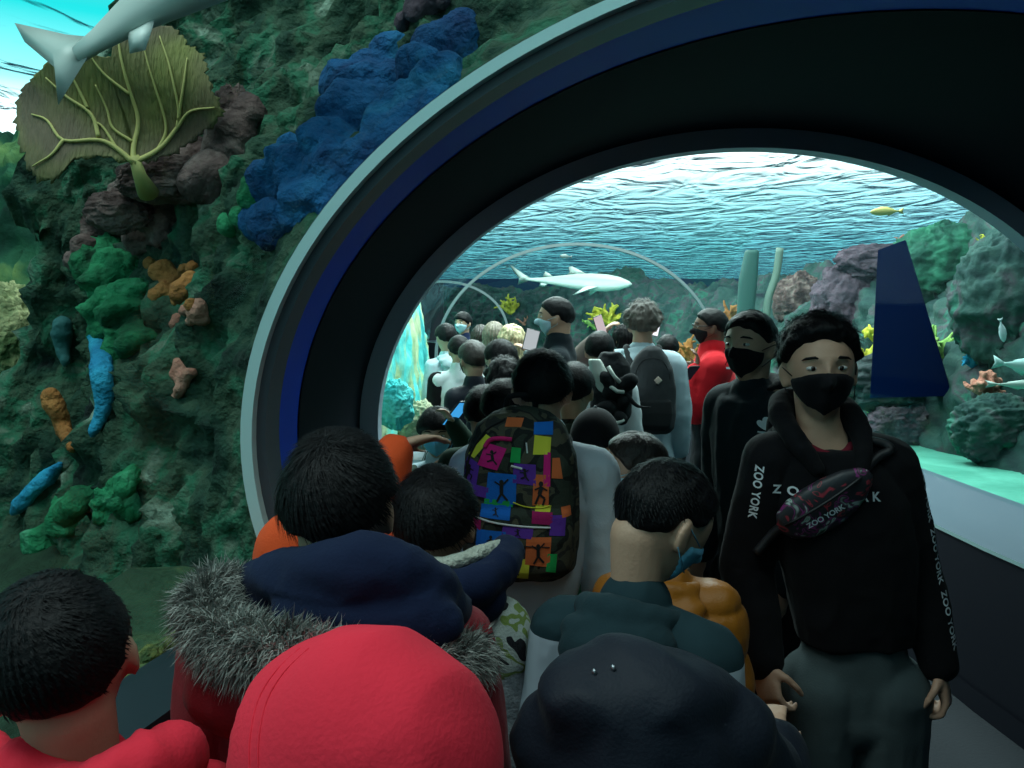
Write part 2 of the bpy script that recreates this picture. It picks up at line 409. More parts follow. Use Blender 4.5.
# ================================================================== THE REEF
R_GREEN = ramp_mat('reef_green', [(.28, (.004, .012, .010)), (.42, (.012, .05, .030)), (.50, (.04, .085, .05)), (.57, (.02, .13, .07)), (.64, (.10, .16, .11)), (.74, (.26, .38, .29))], scale=5.5, bump=1, bscale=32)
R_DARK = ramp_mat('reef_dark', [(.28, (.008, .022, .022)), (.42, (.015, .06, .045)), (.5, (.035, .10, .07)), (.58, (.07, .09, .07)), (.66, (.05, .20, .12)), (.78, (.14, .22, .16))], scale=1.1, bump=1, bscale=9)
R_SIDE = ramp_mat('reef_side', [(.28, (.004, .012, .018)), (.42, (.010, .045, .04)), (.5, (.022, .065, .055)), (.56, (.055, .055, .065)), (.62, (.02, .12, .085)), (.68, (.02, .05, .05)), (.78, (.10, .17, .14))], scale=2.2, bump=1, bscale=9)
R_LEFT = ramp_mat('reef_left_water_light', [(.3, (.02, .32, .34)), (.45, (.10, .62, .60)), (.55, (.40, .55, .30)), (.7, (.62, .66, .44))], scale=1.6, bump=.6, bscale=9)  # turquoise stops imitate reflected water-surface light in the bank's colour
BROWN = ramp_mat('rock_brown', [(.3, (.025, .018, .018)), (.5, (.10, .065, .06)), (.7, (.25, .19, .17))], scale=7, bump=1, bscale=26)
BLUEC = ramp_mat('coral_blue', [(.3, (.002, .03, .11)), (.55, (.004, .10, .26)), (.75, (.02, .20, .36))], scale=6, bump=1, bscale=40)
GREENC = ramp_mat('algae_green', [(.3, (.004, .04, .018)), (.48, (.010, .15, .06)), (.6, (.02, .24, .10)), (.75, (.12, .42, .25))], scale=7, bump=1, bscale=30)
ORANGEC = ramp_mat('sponge_orange', [(.35, (.24, .09, .02)), (.65, (.46, .20, .06))], scale=8, bump=.8, bscale=50)
PINKC = ramp_mat('sponge_pink', [(.35, (.42, .17, .12)), (.65, (.55, .28, .20))], scale=8, bump=.8, bscale=50)
YELC = ramp_mat('coral_yellow', [(.35, (.30, .30, .02)), (.65, (.62, .60, .08))], scale=8, bump=.6, bscale=40)
YGREEN = ramp_mat('coral_yellowgreen', [(.35, (.12, .30, .06)), (.65, (.32, .55, .16))], scale=8, bump=.6, bscale=40)
LILAC = ramp_mat('rock_lilac', [(.3, (.02, .02, .03)), (.7, (.12, .085, .11))], scale=5, bump=1, bscale=20)
CYANC = ramp_mat('sponge_cyan', [(.35, (.01, .20, .38)), (.65, (.03, .38, .58))], scale=7, bump=.6, bscale=60)
PALE = ramp_mat('coral_pale', [(.35, (.25, .36, .36)), (.65, (.50, .62, .60))], scale=9, bump=.6, bscale=40)
ROCKS = []
R_WEED = ramp_mat('weed_yellow', [(.4, (.05, .09, .03)), (.65, (.26, .28, .08))], scale=25, bump=1, bscale=60)
def relief(V, N, amp, sc, seed):
    d = amp*(.9*fbm(V, sc, 3, seed)+.6*fbm(V, sc*2.3, 4, seed+9, True)+.30*fbm(V, sc*7, 5, seed+5, True))
    return V+N*d[:, None]
def surf_normals(V, nu, nv):
    G = V.reshape(nu, nv, 3); N = np.cross(np.gradient(G, axis=0), np.gradient(G, axis=1)); N /= np.linalg.norm(N, axis=2, keepdims=True)+1e-9
    return N.reshape(-1, 3)
def sheet(name, foot, side, z0, hfun, lean, amp, sc, seed, m, nu=260, nv=90, back=1.2):
    """craggy wall rising from a plan curve, leaning away on the given side, with a top that runs back"""
    P = curve_pts([(x, y, 0) for x, y in foot], nu); nu = len(P); V = []
    for i, p in enumerate(P):
        d = P[min(i+1, nu-1)]-P[max(i-1, 0)]; n = Vector((d.y, -d.x, 0)).normalized()*side
        h = hfun(p.x, p.y)
        for j in range(nv):
            v = j/(nv-1)
            if v < .8: t = v/.8; o = lean*t**1.4-.15*(1-t); z = z0-.25+(h-z0+.25)*math.sin(t*math.pi/2)**.8
            else: t = (v-.8)/.2; o = lean+back*t; z = h-.35*t*t*back
            V.append((p.x+n.x*o, p.y+n.y*o, z))
    V = np.array(V); N = surf_normals(V, nu, nv)
    V = relief(V, N, amp, sc, seed); V[:, 2] = np.minimum(V[:, 2], ZS-.04)
    o = mesh_obj(name, (V, grid_faces(nu, nv)), m); ROCKS.append(o); return o
def hgap(x, y):
    return float(np.interp(y, [5, 8, 11, 14, 16, 19, 26], [3.1, 3.0, 3.0, 2.6, 2.45, 2.6, 2.6]))+.12*math.sin(x*1.3)+.12*math.sin(y*.9+1)
o = sheet('reef_bank', [(5.6, -1), (4.4, 3.5), (3.95, 6), (3.9, 8.3), (4.0, 11), (3.9, 14), (3.0, 17), (1.6, 20), (.2, 23.5), (-1.2, 27), (-4, 31), (-9, 34)], 1, .5, hgap, 1.7, .30, .9, 11, R_SIDE, 420, 100)
tag(o, 'long craggy green reef wall rising from the sand right of the far tunnel', 'reef')
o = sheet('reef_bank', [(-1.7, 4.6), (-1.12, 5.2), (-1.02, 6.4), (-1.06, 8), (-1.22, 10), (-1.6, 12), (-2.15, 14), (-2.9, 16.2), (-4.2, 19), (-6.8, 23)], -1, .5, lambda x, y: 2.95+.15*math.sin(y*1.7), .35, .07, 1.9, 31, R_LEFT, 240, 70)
tag(o, 'cream reef bank, turquoise imitating water-surface light, behind the left glass of the far tunnel', 'reef')
# rock around the outside of the collar, filling the view through the near left glass
def collar_rock():
    nu, nv = 300, 150; V = []
    for i in range(nu):
        t = math.radians(-30+260*i/(nu-1)); deg = math.degrees(t)
        rmax = float(np.interp(deg, [-30, 40, 80, 110, 128, 150, 172, 190, 205, 230], [2.6, 2.2, 1.3, 1.0, 1.15, 1.22, 1.25, 1.5, 2.1, 2.6]))
        for j in range(nv):
            v = j/(nv-1); r = rmax*v
            y = 1.82+.95*math.sin(min(1, v*1.15)*math.pi/2)**1.3*(min(rmax, 1.3)/1.3)+(max(0, v-.87)/.13)**2*(1.6 if deg > 165 else 0)
            # the foot of the rock spreads towards the viewer under the glass
            low = max(0, (-math.sin(t)+.05))*v*1.0
            V.append((cx(YN)+(1.70+r)*math.cos(t), y-low, 1.43+(1.09+r)*math.sin(t)))
    V = np.array(V); N = -surf_normals(V, nu, nv)
    if N[:, 1].mean() > 0: N = -N
    w = np.tile(sstep(np.linspace(0, 1, nv)/.25), nu)[:, None]
    V2 = relief(V, N, .17, 2.6, 51)-N*.03; V = V*(1-w)+V2*w; V[:, 2] = np.clip(V[:, 2], .3, ZS-.03)
    f = grid_faces(nu, nv)
    return mesh_obj('reef_rock', (V, f), R_GREEN)
o = collar_rock(); ROCKS.append(o); tag(o, 'big mossy green rock face beside the near left glass and around the teal arch rim', 'rock')
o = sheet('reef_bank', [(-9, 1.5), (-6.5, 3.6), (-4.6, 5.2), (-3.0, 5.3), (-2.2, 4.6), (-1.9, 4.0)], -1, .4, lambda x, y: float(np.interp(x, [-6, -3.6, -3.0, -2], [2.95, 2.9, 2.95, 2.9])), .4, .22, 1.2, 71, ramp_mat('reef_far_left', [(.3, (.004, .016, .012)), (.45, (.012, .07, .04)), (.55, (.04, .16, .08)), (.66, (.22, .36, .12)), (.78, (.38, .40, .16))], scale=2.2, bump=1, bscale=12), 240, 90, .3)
tag(o, 'dark green deeper reef ledge at far left behind the sea fan', 'reef')
# sloping bed beneath the near left glass
V = []; 
for y in np.linspace(-3.7, 3.2, 80):
    for u in np.linspace(0, 1, 50): V.append((cxs(y)-1.66-u*4.5, y, 1.02-.55*u))
V = np.array(V); V = relief(V, np.tile([0, 0, 1.0], (len(V), 1)), .10, 2.2, 91); V[:, 2] = np.where(V[:, 0] > -.9, np.minimum(V[:, 2], 1.06), V[:, 2])
o = mesh_obj('reef_bed', (V, grid_faces(80, 50)), ramp_mat('reef_bed', [(.3, (.006, .02, .010)), (.55, (.02, .06, .03)), (.75, (.12, .17, .06))], scale=4, bump=1, bscale=20)); ROCKS.append(o)
tag(o, 'green and yellow weedy rock bed along the foot of the near left glass', 'reef')

def bvhs():
    out = []
    for o in ROCKS:
        me = o.data; out.append(BVHTree.FromPolygons([o.matrix_world @ v.co for v in me.vertices], [list(p.vertices) for p in me.polygons]))
    return out
BV = bvhs()
def hit(px, py, lo=1.2):
    d = ray(px, py).normalized(); o = Vector((0, 0, CAMZ)); best = None
    for b in BV:
        p, n, i, dist = b.ray_cast(o+d*lo, d)
        if p is not None and (best is None or dist < best[2]):
            if n.dot(d) > 0: n = -n
            best = (p, n, dist)
    if best is None: p = o+d*6; return p, Vector((0, -1, 0)), 6
    return best[0], best[1], best[2]+lo
def ndisp(amp, sc, seed, ridged=True):
    return lambda P, N: P+N*(amp*fbm(P, sc, 4, seed, ridged))[:, None]
def encrust(name, label, cat, pts, m, th=.35, amp=.02, sc=9, vox=.012, seed=1, group=None, out=.0):
    """lumpy growth fixed to the rock: pts = (px, py, radius px) on the rock"""
    prims = []
    for (px, py, r) in pts:
        p, n, d = hit(px, py); R = r/F*d
        x, y, z = frame(n); M = Matrix((x, y, z)).transposed()
        prims.append(ell(p+n*R*out*th, (R, R, max(R*th, vox*1.6)), M))
    c = sum([Vector(q[0].mean(0)) for q in prims], Vector())/len(prims)
    prims = [(q[0]-np.array(c), q[1]) for q in prims]
    o = blob(name, prims, m, vox=vox, smooth=2, disp=ndisp(amp, sc, seed)); o.location = c
    return tag(o, label, cat, group)
def W2(px, py): p, n, d = hit(px, py); return p, n, d

encrust('blue_sponge', 'large blue sponge sheet covering the rock beside the upper arch rim', 'sponge',
        [(265, 218, 22), (275, 190, 26), (300, 205, 26), (300, 165, 24), (325, 175, 30), (335, 145, 30), (355, 120, 34), (345, 95, 28), (385, 125, 30), (385, 90, 30), (410, 105, 28), (420, 75, 26), (445, 55, 26), (462, 40, 20), (372, 75, 18), (290, 150, 14), (395, 60, 20), (310, 185, 30), (370, 100, 30), (400, 90, 28), (435, 80, 24), (285, 175, 24), (330, 200, 24), (362, 165, 24), (395, 135, 22), (430, 105, 20), (270, 225, 20)], BLUEC, amp=.03, seed=2, th=.42)
encrust('brown_rock', 'rough purplish brown rock ridge sloping down from beneath the sea fan', 'rock',
        [(235, 130, 24), (245, 112, 20), (225, 155, 24), (200, 165, 24), (205, 180, 20), (175, 180, 24), (150, 190, 24), (130, 205, 20), (160, 205, 20), (115, 215, 16), (100, 232, 14), (88, 248, 11), (80, 262, 8)], BROWN, amp=.045, sc=7, seed=3, th=.6)
encrust('brown_rock', 'dark brown rock chunk below the brown ridge under the sea fan', 'rock', [(150, 232, 20), (165, 222, 18), (140, 225, 16)], BROWN, amp=.04, seed=33, th=.3)
encrust('algae_patch', 'bright green algae mass on the rock below the brown ridge', 'algae', [(110, 235, 18), (105, 262, 24), (120, 285, 26), (130, 310, 22), (112, 320, 22), (135, 335, 16), (115, 345, 14)], GREENC, amp=.05, sc=13, seed=4, th=.34)
encrust('algae_patch', 'small green algae patch at the lower left tip of the blue sponge', 'algae', [(252, 185, 10), (248, 200, 10), (240, 215, 10), (228, 225, 10)], GREENC, amp=.02, seed=41, th=.3)
encrust('algae_patch', 'wide green algae smear low on the rock left of the teal rim', 'algae', [(85, 500, 20), (110, 500, 18), (65, 520, 20), (125, 480, 14), (50, 540, 16), (130, 505, 12)], GREENC, amp=.045, sc=13, seed=42, th=.25)
encrust('orange_sponge', 'largest orange encrusting sponge, midway up the left rock', 'sponge', [(150, 264, 7), (157, 272, 8), (165, 268, 8), (172, 280, 11), (180, 292, 11), (185, 270, 7), (192, 268, 7), (190, 280, 9), (155, 295, 8), (162, 290, 8), (192, 305, 8), (178, 300, 8)], ORANGEC, amp=.008, seed=5, th=.45)
encrust('orange_sponge', 'pinkish sponge patch just below the largest orange sponge', 'sponge', [(200, 305, 7), (195, 315, 9), (203, 318, 7), (190, 322, 6), (178, 318, 5), (174, 325, 4), (186, 310, 6)], PINKC, amp=.008, seed=6, th=.6)
encrust('orange_sponge', 'lowest pinkish orange sponge patch on the left rock', 'sponge', [(178, 362, 6), (183, 368, 8), (176, 374, 7), (190, 372, 6), (184, 380, 7), (180, 390, 6), (176, 396, 4)], PINKC, amp=.008, seed=7, th=.45)
encrust('grey_rock', 'pale pinkish rock at the top edge above the blue sponge', 'rock', [(415, 8, 12), (430, 3, 12), (402, 22, 8), (445, 0, 10)], LILAC, amp=.02, seed=8, th=.4)
encrust('yellow_coral', 'tiny yellow coral tuft on the blue sponge', 'coral', [(376, 99, 4), (384, 95, 4), (393, 93, 3)], YELC, amp=.006, seed=9, th=1.2, out=2.5, vox=.006)
encrust('yellow_weed', 'yellow weed patch at the foot of the near glass beside the grey fur hood', 'seaweed', [(150, 658, 6), (160, 653, 5), (170, 646, 6), (182, 642, 4)], R_WEED, amp=.03, sc=16, seed=19, th=.4)
def tube_sponge(name, label, pts, m, D, group=None):
    H_ = [hit(px, py) for px, py, r, dz in pts]; dm = min(h[2]/ray(px, py).normalized().length for h, (px, py, r, dz) in zip(H_, pts)); yy = [h[0].y for h in H_]; ym = min(yy)
    P = [at(px, py, min(y, ym+.25)-.03) for (px, py, r, dz), y in zip(pts, yy)]; rs = [r/F*p.y for (px, py, r, dz), p in zip(pts, P)]
    PP = curve_pts(P, 24); RR = np.interp(np.linspace(0, 1, len(PP)), np.linspace(0, 1, len(P)), rs)
    c = P[0]; o = blob(name, [chain([p-c for p in PP], list(RR))], m, vox=.01, smooth=2, disp=ndisp(.008, 14, 12)); o.location = c
    return tag(o, label, 'sponge', group)
tube_sponge('blue_sponge', 'tall curved blue tube sponge at left beside the green rock', [(92, 325, 5, 0), (99, 345, 9, 0), (102, 370, 10, 0), (104, 400, 8, 0), (101, 418, 7, 0), (93, 432, 4, 0.1)], CYANC, 2.75)
tube_sponge('blue_sponge', 'short slanting light blue finger sponge at the left edge of the rock', [(14, 512, 5, 0), (24, 500, 8, 0), (38, 485, 8, 0), (52, 474, 7, 0), (60, 465, 3, 0)], CYANC, 2.6)
tube_sponge('blue_sponge', 'faint dark teal tube sponge hanging at left behind the tall blue one', [(62, 325, 9, 0), (62, 345, 8, 0), (65, 362, 4, 0)], mat('teal_sponge', (.02, .12, .12), bump=.5), 3.3)
tube_sponge('orange_sponge', 'upright dull orange tube sponge at left under the blue one', [(50, 396, 9, 0), (56, 410, 9, 0), (64, 430, 7, 0), (72, 448, 4, 0)], ORANGEC, 3.0)

# ---- sea fan
def sea_fan():
    D = 2.2; base = at(134, 163, D); t = empty('sea_fan', base)
    tag(t, 'large yellow sea fan with pale branching veins on the brown rock', 'sea fan')
    s = F/D
    out = [(134, 163), (150, 158), (168, 148), (185, 135), (205, 122), (217, 112), (214, 100), (208, 88), (203, 70), (200, 58), (192, 50), (183, 45), (176, 34), (160, 27), (140, 28), (128, 34), (127, 44), (127, 62), (118, 67), (106, 64), (102, 56), (85, 58), (68, 70), (48, 82), (30, 90), (20, 100), (18, 118), (26, 140), (36, 162), (45, 178), (60, 184), (75, 178), (85, 165), (105, 160)]
    rim = curve_pts([((x-134)/s, 0, -(y-163)/s) for x, y in out+[out[0]]], 170)
    rim = [Vector((p.x, 0, p.z)) for p in rim]; rings = 26; c = Vector((-.04, 0, .22)); V = []
    for k in range(rings+1):
        for i, p in enumerate(rim):
            q = c+(p-c)*(k/rings)
            if k == rings: q = c+(p-c)*(1+.025*math.sin(i*2.7)+.02*math.sin(i*5.1))
            V.append((q.x, .05*math.sin(q.x*9)+.10*q.x*q.x+.02*math.sin(q.z*17+q.x*5), q.z))
    V = np.array(V); n = len(rim); f = grid_faces(rings+1, n, True)
    f2 = [[a+len(V) for a in q][::-1] for q in f]; V2 = V+np.array([0, .006, 0])
    e = rings*n; rimf = [[e+j, e+(j+1) % n, e+(j+1) % n+len(V), e+j+len(V)] for j in range(n)]
    fm, nt, ou = nodes('fan_web'); L = nt.links.new
    b = nt.nodes.new('ShaderNodeBsdfPrincipled'); L(b.outputs[0], ou.inputs[0]); b.inputs['Roughness'].default_value = .8
    tc = nt.nodes.new('ShaderNodeTexCoord'); no = nt.nodes.new('ShaderNodeTexNoise'); no.inputs['Scale'].default_value = 4; L(tc.outputs['Object'], no.inputs[0])
    r = nt.nodes.new('ShaderNodeValToRGB'); L(no.outputs[0], r.inputs[0]); L(r.outputs[0], b.inputs['Base Color'])
    r.color_ramp.elements[0].position = .38; r.color_ramp.elements[0].color = (.12, .095, .055, 1); r.color_ramp.elements[1].position = .65; r.color_ramp.elements[1].color = (.22, .24, .05, 1)
    mpp = nt.nodes.new('ShaderNodeMapping'); mpp.inputs['Scale'].default_value = (120, 1, 26); L(tc.outputs['Object'], mpp.inputs[0])
    n2 = nt.nodes.new('ShaderNodeTexNoise'); n2.inputs['Scale'].default_value = 1; L(mpp.outputs[0], n2.inputs[0])
    bp = nt.nodes.new('ShaderNodeBump'); bp.inputs['Strength'].default_value = .8; bp.inputs['Distance'].default_value = .01; L(n2.outputs[0], bp.inputs['Height']); L(bp.outputs[0], b.inputs['Normal'])
    mesh_obj('web', (np.concatenate([V, V2]), f+f2+rimf), fm, t)
    vm = mat('fan_vein', (.45, .42, .14), rough=.7)
    veins = [([(134, 163), (133, 145), (137, 120), (134, 95), (130, 60), (128, 40)], 5), ([(133, 98), (115, 82), (103, 62)], 3), ([(134, 163), (120, 150), (105, 143), (76, 145), (58, 125), (40, 118)], 5),
             ([(76, 145), (66, 160), (47, 170)], 3), ([(105, 140), (98, 118), (78, 103), (60, 86)], 4), ([(96, 113), (88, 90), (78, 64)], 3), ([(132, 142), (116, 130), (112, 112), (106, 92)], 3),
             ([(134, 163), (152, 148), (170, 125), (185, 110), (210, 107)], 5), ([(170, 125), (174, 105), (170, 70), (160, 40)], 3), ([(172, 118), (182, 85), (185, 60)], 3), ([(152, 148), (160, 125), (156, 90), (148, 50)], 3), ([(120, 150), (108, 130), (100, 125)], 3)]
    for vs, w in veins:
        P = curve_pts([((x-134)/s, 0, -(y-163)/s) for x, y in vs], 24)
        P = [Vector((p.x, .05*math.sin(p.x*9)+.10*p.x*p.x+.02*math.sin(p.z*17+p.x*5)-.004, p.z)) for p in P]
        mesh_obj('vein', tube(P, [lerp(w*.0016, .0018, i/len(P)) for i in range(len(P))], 8), vm, t)
    st = [Vector((0, 0, .02)), Vector((.005, .02, -.03)), Vector((.0, .08, -.07))]
    mesh_obj('stalk', tube(st, [.014, .018, .03], 10), vm, t)
sea_fan()

# ---- fish
def fish(name, label, cat, nose, tail, H, col, D, kind='fish', belly=None, roll=0, group=None, thick=.55, pec=1.0):
    """body lofted nose->tail between two pixel points at depth D (tuple allows two depths)"""
    D0, D1 = D if hasattr(D, '__len__') else (D, D)
    a = at(*nose, D0); b = at(*tail, D1); L = (b-a).length; t = empty(name, a)
    d = (b-a).normalized(); up = Vector((0, 0, 1)); up = (up-d*up.dot(d)).normalized(); side = d.cross(up)
    M = Matrix((d, side, up)).transposed().to_4x4(); M = M @ Matrix.Rotation(roll, 4, 'X'); t.rotation_euler = M.to_euler()
    tag(t, label, cat, group); h = H/F*(D0+D1)/2/2
    if kind == 'shark':
        prof = [(0, .05), (.03, .35), (.10, .72), (.2, .95), (.32, 1), (.45, .9), (.6, .62), (.75, .34), (.86, .2), (.92, .16)]
    else:
        prof = [(0, .08), (.05, .45), (.15, .8), (.3, 1), (.45, .95), (.6, .7), (.72, .4), (.8, .22), (.84, .2)]
    cs = [(x*L, 0, 0) for x, r in prof]; rx = [r*h*thick*1.2 for x, r in prof]; ry = [r*h for x, r in prof]
    m = mat(name+'_skin_%d' % len(_M), col, rough=.5, bump=.1)
    if belly:
        m, nt, ou = nodes(name+'_skin'); bs = nt.nodes.new('ShaderNodeBsdfPrincipled'); bs.inputs['Roughness'].default_value = .45; nt.links.new(bs.outputs[0], ou.inputs[0])
        tc = nt.nodes.new('ShaderNodeTexCoord'); sp = nt.nodes.new('ShaderNodeSeparateXYZ'); nt.links.new(tc.outputs['Object'], sp.inputs[0])
        mr = nt.nodes.new('ShaderNodeMapRange'); nt.links.new(sp.outputs['Z'], mr.inputs['Value']); mr.inputs['From Min'].default_value = -h*.3; mr.inputs['From Max'].default_value = h*.3
        r = nt.nodes.new('ShaderNodeValToRGB'); nt.links.new(mr.outputs[0], r.inputs[0]); nt.links.new(r.outputs[0], bs.inputs['Base Color'])
        r.color_ramp.elements[0].color = (*belly, 1); r.color_ramp.elements[1].color = (*col, 1)
    mesh_obj('body', loft(cs, rx, ry, (0, 1, 0), (0, 0, 1)), m, t)
    def fin(nm, pts, th=.012):
        # flat lens-section fin from an outline in the (along, up) plane
        P = np.array([(x*L, 0, z*h) for x, z in pts]); c = P.mean(0); n = len(P)
        V = np.concatenate([P, [c+[0, h*th*6, 0]], [c-[0, h*th*6, 0]]])
        f = [[i, (i+1) % n, n] for i in range(n)]+[[(i+1) % n, i, n+1] for i in range(n)]
        return mesh_obj(nm, (V, f), m, t)
    if kind == 'shark':
        fin('dorsal_fin', [(.36, .85), (.42, 1.25), (.50, 1.75), (.53, 1.65), (.52, 1.1), (.54, .7)])
        fin('dorsal_fin', [(.66, .4), (.70, .8), (.74, 1.05), (.755, .7), (.76, .25)])
        fin('tail_fin', [(.88, .2), (.94, .6), (1.08, 1.7), (1.06, 1.1), (.99, .1), (1.0, -.7), (.96, -.5), (.90, -.2)])
        fin('anal_fin', [(.70, -.35), (.75, -.85), (.79, -.7), (.78, -.25)])
        for s in (-1, 1):
            f = fin('pectoral_fin', [(.22, 0), (.26, -.2*pec), (.22+.18*pec, -1.5*pec), (.22+.195*pec, -1.45*pec), (.22+.14*pec, -.3*pec), (.22+.11*pec, 0)])
            f.location = (0, s*h*.5, -h*.4); f.rotation_euler = (s*.7, 0, 0)
    else:
        fin('tail_fin', [(.82, .15), (.9, .5), (1.0, .85), (.96, .0), (1.0, -.85), (.9, -.5), (.82, -.15)])
        fin('dorsal_fin', [(.2, .85), (.3, 1.25), (.5, 1.15), (.7, .6), (.72, .35)])
        fin('anal_fin', [(.5, -.8), (.55, -1.1), (.68, -.6), (.7, -.35)])
    em = mat('fish_eye', (.01, .01, .01), rough=.2)
    for s in (-1, 1): mesh_obj('eye', ell((L*.06, s*rx[1]*1.0, ry[1]*.25), h*.07, n=8, m=10), em, t)
    return t
fish('shark', 'pale shark swimming right behind the top of the far tunnel', 'shark', (632, 284), (518, 279), 17, (.26, .32, .30), (14.5, 16.5), 'shark', belly=(.62, .72, .68))
# ================================================================== PEOPLE
def head_pts(d):
    """unit directions -> points on a head of height 1 (face to +Y, top at z=.42, chin near -.58)"""
    x, y, z = .335*d[:, 0], .43*d[:, 1], np.where(d[:, 2] > 0, .42, .50)*d[:, 2]
    dx, dy, dz = d[:, 0], d[:, 1], d[:, 2]; low = np.clip(-dz, 0, 1)
    x = x*(1-.28*low**1.5); y = y*np.where(dy < 0, 1-.50*low**1.2, 1-.12*low)
    z = z-.13*low*np.exp(-((dy-.45)/.35)**2)
    def g(cx_, cz, sx, sz, fy=.2): return np.exp(-((np.abs(dx)-cx_)/sx)**2-((dz-cz)/sz)**2)*(dy > fy)
    b = -.035*g(.36, .0, .17, .13)+.018*g(.28, .20, .22, .08)+.015*g(.52, -.25, .16, .16)+.03*g(0, -.60, .22, .12)+.012*g(0, -.56, .16, .03)
    b = b+.115*g(0, -.26, .10, .11)+.055*g(0, -.05, .09, .16)+.04*g(.10, -.28, .06, .06)
    P = np.stack([x, y, z], 1); return P+d*b[:, None]
def dirs(n, m):
    V = [(0, 0, -1)]
    for i in range(1, n):
        t = math.pi*i/n-math.pi/2
        for j in range(m):
            a = 2*math.pi*j/m; V.append((math.cos(t)*math.sin(a), math.cos(t)*math.cos(a), math.sin(t)))
    V.append((0, 0, 1)); f = [[i+1 for i in q][::-1] for q in grid_faces(n-1, m, True)]; last = n*m-m+1
    for j in range(m): f.append([0, 1+j, 1+(j+1) % m]); f.append([last, 1+(n-2)*m+(j+1) % m, 1+(n-2)*m+j])
    return np.array(V), f
def az(d): return np.arctan2(np.abs(d[:, 0]), -d[:, 1])   # 0 = nape, pi = nose
HAIRLINES = {
    'short': ([0, .7, 1.2, 1.45, 1.75, 2.1, 2.5, 3.15], [-.46, -.43, -.30, -.02, -.12, .22, .42, .50]),
    'fade': ([0, .7, 1.2, 1.45, 1.75, 2.1, 2.5, 3.15], [-.60, -.56, -.40, -.05, -.10, .25, .45, .50]),
    'quiff': ([0, .7, 1.2, 1.45, 1.75, 2.1, 2.5, 3.15], [-.46, -.43, -.30, -.02, -.02, .34, .52, .60]),
    'fringe': ([0, .7, 1.2, 1.45, 1.75, 2.1, 2.5, 3.15], [-.72, -.68, -.45, -.05, -.25, .02, .22, .26]),
    'long': ([0, .7, 1.2, 1.6, 1.9, 2.2, 2.6, 3.15], [-1.1, -1.1, -1.0, -.7, -.4, .1, .4, .48]),
}
class Head:
    def __init__(s, hl, M): s.hl, s.M = hl, M
    def shell(s, off, n=40, m=56):
        d, f = dirs(n, m); P = head_pts(d); P = P+d*off(d)[:, None]; return s.tr(P), f
    def tr(s, P):
        P = np.asarray(P, float)*s.hl; R = np.array(s.M.to_3x3()); return P @ R.T+np.array(s.M.translation)
def hair_off(style, thk, side=1.0):
    A, Z = HAIRLINES[style]
    def f(d):
        a = az(d); zt = np.interp(a, A, Z)+.05*vnoise(d*7, 5)+.03*vnoise(d*17, 6); w = sstep((d[:, 2]-zt)/.16)
        t = thk*(side+(1-side)*sstep((d[:, 2]+.1)/.7))
        return -.05+w*(t+.05)
    return f
def mask_off(d):
    a = az(d); c = -.40-.0*a; hh = np.interp(a, [1.7, 2.2, 3.15], [.12, .30, .44]); cz = np.interp(a, [1.7, 2.3, 3.15], [-.30, -.42, -.47])
    w = sstep((hh-np.abs(d[:, 2]-cz))/.10)*sstep((a-1.75)/.15)
    nose = .05*np.exp(-(d[:, 0]/.22)**2-((d[:, 2]+.30)/.25)**2)
    return -.06+w*(.085)+np.where(w > .5, .0, 0)+w*nose*.6
def strands(P, N, flow, n, length, width, lift, rnd, seed):
    """thin tapered strips lying along flow (function of point) from random surface points"""
    r = np.random.RandomState(seed); idx = r.randint(0, len(P), n); V = []; Fc = []
    for k in idx:
        p = Vector(P[k]); nn = Vector(N[k]); fl = Vector(flow(P[k], N[k]))+Vector(r.normal(0, rnd, 3)); fl = (fl-nn*fl.dot(nn))
        if fl.length < 1e-4: continue
        fl.normalize(); L = length*(.6+.8*r.rand()); w = fl.cross(nn)*width*(.6+.8*r.rand()); b = len(V)
        lf = lift*(.4+1.2*r.rand())
        q = [p-nn*width, p+fl*L*.5+nn*lf*L*.5, p+fl*L+nn*lf*L*(.45)]
        V += [tuple(q[0]-w), tuple(q[0]+w), tuple(q[1]-w*.8), tuple(q[1]+w*.8), tuple(q[2])]
        Fc += [[b, b+1, b+3, b+2], [b+2, b+3, b+4]]
    return np.array(V), Fc
def hand_prims(w, d, pn, sc, curl=.5, thumb=1, fr=.0088, spread=.06):
    """wrist w, direction d, palm normal pn (palm faces along pn), sc scale; thumb = side sign"""
    w = Vector(w); d = Vector(d).normalized(); pn = Vector(pn); pn = (pn-d*pn.dot(d)).normalized(); s = d.cross(pn)*thumb
    pr = [loft([w+d*(k*.095*sc/3) for k in range(4)], [.024*sc, .034*sc, .040*sc, .037*sc], [.019*sc, .017*sc, .015*sc, .012*sc], s, pn, 16, 2.6)]
    k0 = w+d*.088*sc
    for i, L in enumerate((.070, .080, .075, .058)):
        o = (1.5-i)*.0195*sc; b = k0+s*o; ang = 0; p = b; pts = [b-d*.02*sc]; dd = (d+s*spread*(1.5-i)).normalized(); pts.append(b)
        for seg, fr_ in enumerate((.45, .30, .25)):
            ang += curl*(.65 if seg == 0 else 1.0)*(1+.08*i); v = dd*math.cos(ang)+pn*math.sin(ang); p = p+v*L*fr_*sc; pts.append(p)
        pr.append(chain(pts, [fr*1.1*sc, fr*1.08*sc, fr*sc, fr*.92*sc, fr*.78*sc], 10))
    tb = w+d*.028*sc+s*.026*sc; p1 = tb+(s*.75+d*.55+pn*.35*min(1, curl+.3)).normalized()*.036*sc; p2 = p1+(s*.25+d*.8+pn*(.3+.5*curl)).normalized()*.030*sc; p3 = p2+(d*.85-s*.1+pn*(.3+.6*curl)).normalized()*.022*sc
    pr.append(chain([w+d*.015*sc+s*.008*sc, tb, p1, p2, p3], [fr*1.5*sc, fr*1.5*sc, fr*1.15*sc, fr*1.0*sc, fr*.8*sc], 10))
    return pr
